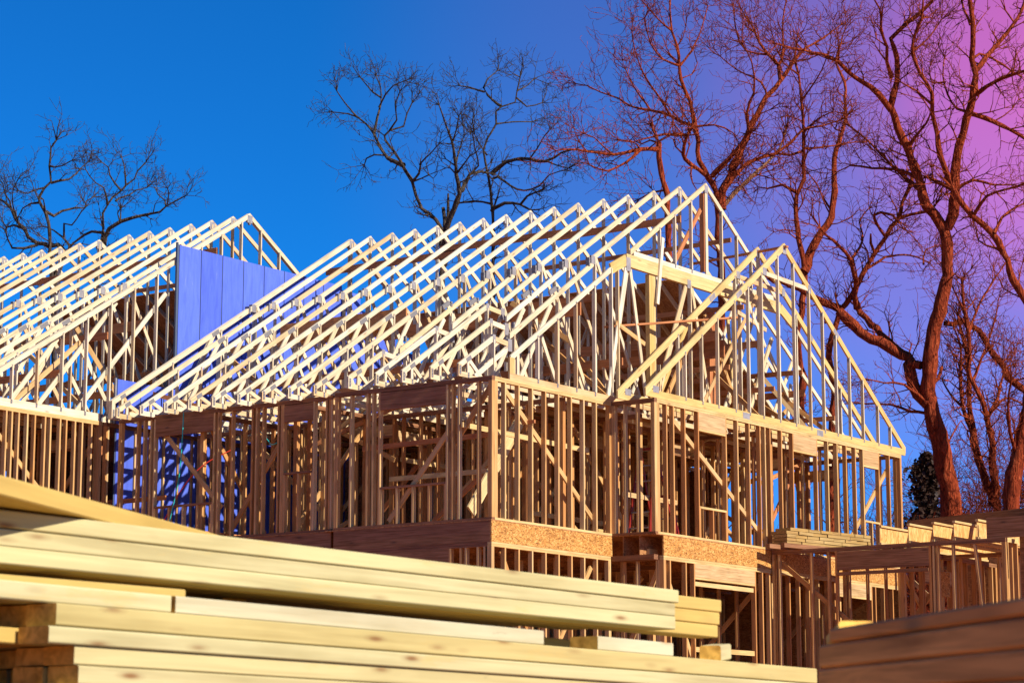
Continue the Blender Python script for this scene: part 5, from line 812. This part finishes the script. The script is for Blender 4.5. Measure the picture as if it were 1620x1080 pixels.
def build_tree(key,d,label,group=None,ivy=False,minz=1.5,tw=1.0,name='bare_tree'):
    r=np.random.default_rng(sum(map(ord,key))*7)
    base=d['limbs'][0][0][0]; gx,gy=base[0],base[1]; g=gz(gx,gy)
    mt={'grey':'barkg','red':'bark_flare'}[d['bark']]
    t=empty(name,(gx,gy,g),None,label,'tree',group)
    org=(gx,gy,g)
    crown=TubeMesh()
    for i,(P,w0,w1,kind) in enumerate(d['limbs']):
        tm=TubeMesh()
        if i==0 and P[0][2]>g-.1: P=[[gx+(gx-P[1][0])*.0,gy,g-.3]]+P; w0=w0*1.15
        pts=catmull(P,w0,w1,.22)
        wk=1.3
        pts=[(p+r.normal(0,min(.035,w*.3) if w<.12 else .016,3),max(.016,w*wk*(1+r.normal(0,.08 if w<.12 else .045)))) for p,w in pts]
        tm.tube(pts,10 if w0>.12 else 7)
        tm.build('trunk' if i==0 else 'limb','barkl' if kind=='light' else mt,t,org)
        if kind=='stub': continue
        n=len(pts)
        for j in range(1,n):
            p,w=pts[j]
            if p[2]<minz or w>.16: continue
            dd=pts[j][0]-pts[j-1][0]; dd/=np.linalg.norm(dd)+1e-9
            pr=(.62 if d['bark']=='grey' else 1.05)*d['dens']*tw*(1.0 if w<.06 else .45)
            for _ in range(int(pr+r.random())):
                a=r.normal(0,1,3); a-=dd*(a@dd); a/=np.linalg.norm(a)+1e-9
                ang=r.uniform(.6,1.15); nn=dd*math.cos(ang)+a*math.sin(ang)+np.array([0,0,.15]); nn/=np.linalg.norm(nn)
                L=r.uniform(.35,.85 if d['bark']=='grey' else 1.2)*(1.0 if w>.03 else .9)
                twig(crown,r,p,nn,L,max(.011,min(.026,w*.55)),0,2)
        p,w=pts[-1]; dd=pts[-1][0]-pts[-2][0]; dd/=np.linalg.norm(dd)+1e-9
        for _ in range(5): 
            nn=dd+r.normal(0,.5,3); nn/=np.linalg.norm(nn); twig(crown,r,p,nn,r.uniform(.4,.75 if d['bark']=='grey' else 1.1),max(.012,min(.02,w*.8)),0,2)
    o=crown.build('twigs',mt,t,org)
    if o: o['kind']='stuff'
    return t
LAB={'A':'bare grey tree with a crooked trunk behind the left house roof','A2':'bare grey tree with one long low branch reaching right over the left house roof',
'B':'bare grey tree forking wide above the middle of the main roof, with broken stubs','C':'slender bare tree with an S bent top right of the forked tree above the roof',
'D':'big spreading flare reddened tree rising behind the tall gable peak','E':'snapped off trunk with one long side branch behind the roof trusses',
'F':'straight flare reddened trunk standing between the two gable peaks','G':'flare reddened tree bending to the right beside the wing gable',
'H':'tallest thick trunked flare reddened tree to the right of the wing gable','I':'flare reddened limb arching in from the right hand edge above the garage',
'J':'thick ridged trunk at the right hand edge behind the garage','K':'twin stemmed flare reddened tree between the tallest trunk and the right hand edge'}
for k,d in TREES.items(): build_tree(k,d,LAB[k])
# ivy covered stump and the wild brush beyond the garage
def ivy_column(x,y,z1,label,rad=.62,n=9000):
    g=gz(x,y); t=empty('ivy_clad_tree',(x,y,g),None,label,'tree')
    tm=TubeMesh(); r=np.random.default_rng(11)
    tm.tube(catmull([[x,y,g-.2],[x+.05,y,g+2.5],[x-.05,y+.05,z1-.6],[x,y,z1-.1]],.22,.03,.3),8); tm.build('trunk','bark_flare',t,(x,y,g))
    h=r.random(n)**.8; z=g+.5+h*(z1-g-.5)
    prof=np.interp(h,[0,.4,.6,.8,1],[1.15,1.3,.85,.6,.15])*rad*(1+.30*np.sin(z*4.3)+.2*np.sin(z*9.7+1))
    an=r.random(n)*6.283; prof=prof*(1+.35*np.sin(an*2+z*3.1)+.2*np.sin(an*5-z*7)); rr=prof*r.random(n)**.45*(1+.30*np.abs(r.normal(0,1,n))**1.5)
    C=np.stack([x+rr*np.cos(an),y+rr*np.sin(an),z],1)
    a=r.normal(0,1,(n,3)); a/=np.linalg.norm(a,axis=1)[:,None]; b=np.cross(a,r.normal(0,1,(n,3))); b/=np.linalg.norm(b,axis=1)[:,None]
    s=(.045+.045*r.random(n))[:,None]
    V=np.stack([C-a*s,C-b*s*.7,C+a*s,C+b*s*.7],1).reshape(-1,3)-np.array([x,y,g])
    me=bpy.data.meshes.new('ivy_leaves'); me.from_pydata(V.tolist(),[],[(4*i,4*i+1,4*i+2,4*i+3) for i in range(n)]); me.materials.append(M['ivy'])
    o=bpy.data.objects.new('ivy_leaves',me); put(o,Matrix.Translation((x,y,g)),t); o['kind']='stuff'
ivy_column(23.0,2.87,3.75,'dark ivy covered stump left of the tallest trunk behind the garage')
def brush(x,y,h,stems,label,seed,spread=.8,bk='bark_flare'):
    r=np.random.default_rng(seed); g=gz(x,y); t=empty('bare_shrub',(x,y,g),None,label,'shrub','bare shrubs behind the houses')
    st=TubeMesh(); tw=TubeMesh()
    for i in range(stems):
        b=np.array([x+r.normal(0,.35),y+r.normal(0,.35),g-.1]); d=np.array([r.normal(0,spread*.35),r.normal(0,spread*.35),1.0]); d/=np.linalg.norm(d)
        q=b.copy(); pts=[(q.copy(),.035)]; L=h*r.uniform(.6,1.0); n=12
        for j in range(n):
            d=d+r.normal(0,.10,3); d/=np.linalg.norm(d); q=q+d*L/n; w=.035*(1-.75*(j+1)/n); pts.append((q.copy(),w))
            if j>1:
                for _ in range(4):
                    a=r.normal(0,1,3); a-=d*(a@d); a/=np.linalg.norm(a); ang=r.uniform(.4,.9); nn=d*math.cos(ang)+a*math.sin(ang)
                    twig(tw,r,q.copy(),nn/np.linalg.norm(nn),r.uniform(.7,1.5),max(.010,w*.5),0,2)
        st.tube(pts,5)
    st.build('stem',bk,t,(x,y,g)); o=tw.build('twigs',bk,t,(x,y,g))
    if o: o['kind']='stuff'
BR_=[(24.0,4.4,7.2,7,'flare tinted shrub just left of the ivy covered stump'),(24.6,2.0,7.6,7,'flare tinted shrub between the ivy stump and the tallest trunk'),(25.8,.8,9.5,8,'tall flare tinted thicket right of the tallest trunk'),
     (26.2,-.6,10.5,8,'tall flare tinted thicket by the twin stemmed tree'),(24.4,-1.3,8.0,6,'flare tinted shrub by the ridged trunk at the right edge'),(25.5,6.5,6.0,6,'low flare tinted shrub behind the end of the wing'),
     (26,9.5,6.2,6,'low shrub seen through the wing studs'),(24,12.5,5.4,6,'low shrub seen through the main house studs'),(20.0,20.0,6.2,6,'low shrub behind the left house'),(15.5,24.0,6.2,6,'low shrub behind the left house roof trusses'),(18.4,.8,4.0,5,'thin shrub just behind the garage'),
     (28.5,3.6,8.2,9,'far flare tinted thicket in line with the ivy stump'),(28.8,1.6,9.0,9,'far flare tinted thicket straight behind the tallest trunk'),(28.2,-.4,10.0,9,'far tall thicket between the two right hand trunks'),
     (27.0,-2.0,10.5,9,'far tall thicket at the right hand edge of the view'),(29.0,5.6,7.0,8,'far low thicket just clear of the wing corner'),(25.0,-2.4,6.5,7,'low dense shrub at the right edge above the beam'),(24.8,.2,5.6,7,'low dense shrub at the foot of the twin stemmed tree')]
for i,(x,y,h,s,l) in enumerate(BR_): brush(x,y,h,s,l,20+i,bk='bark_flare' if y<10 else 'barkg')
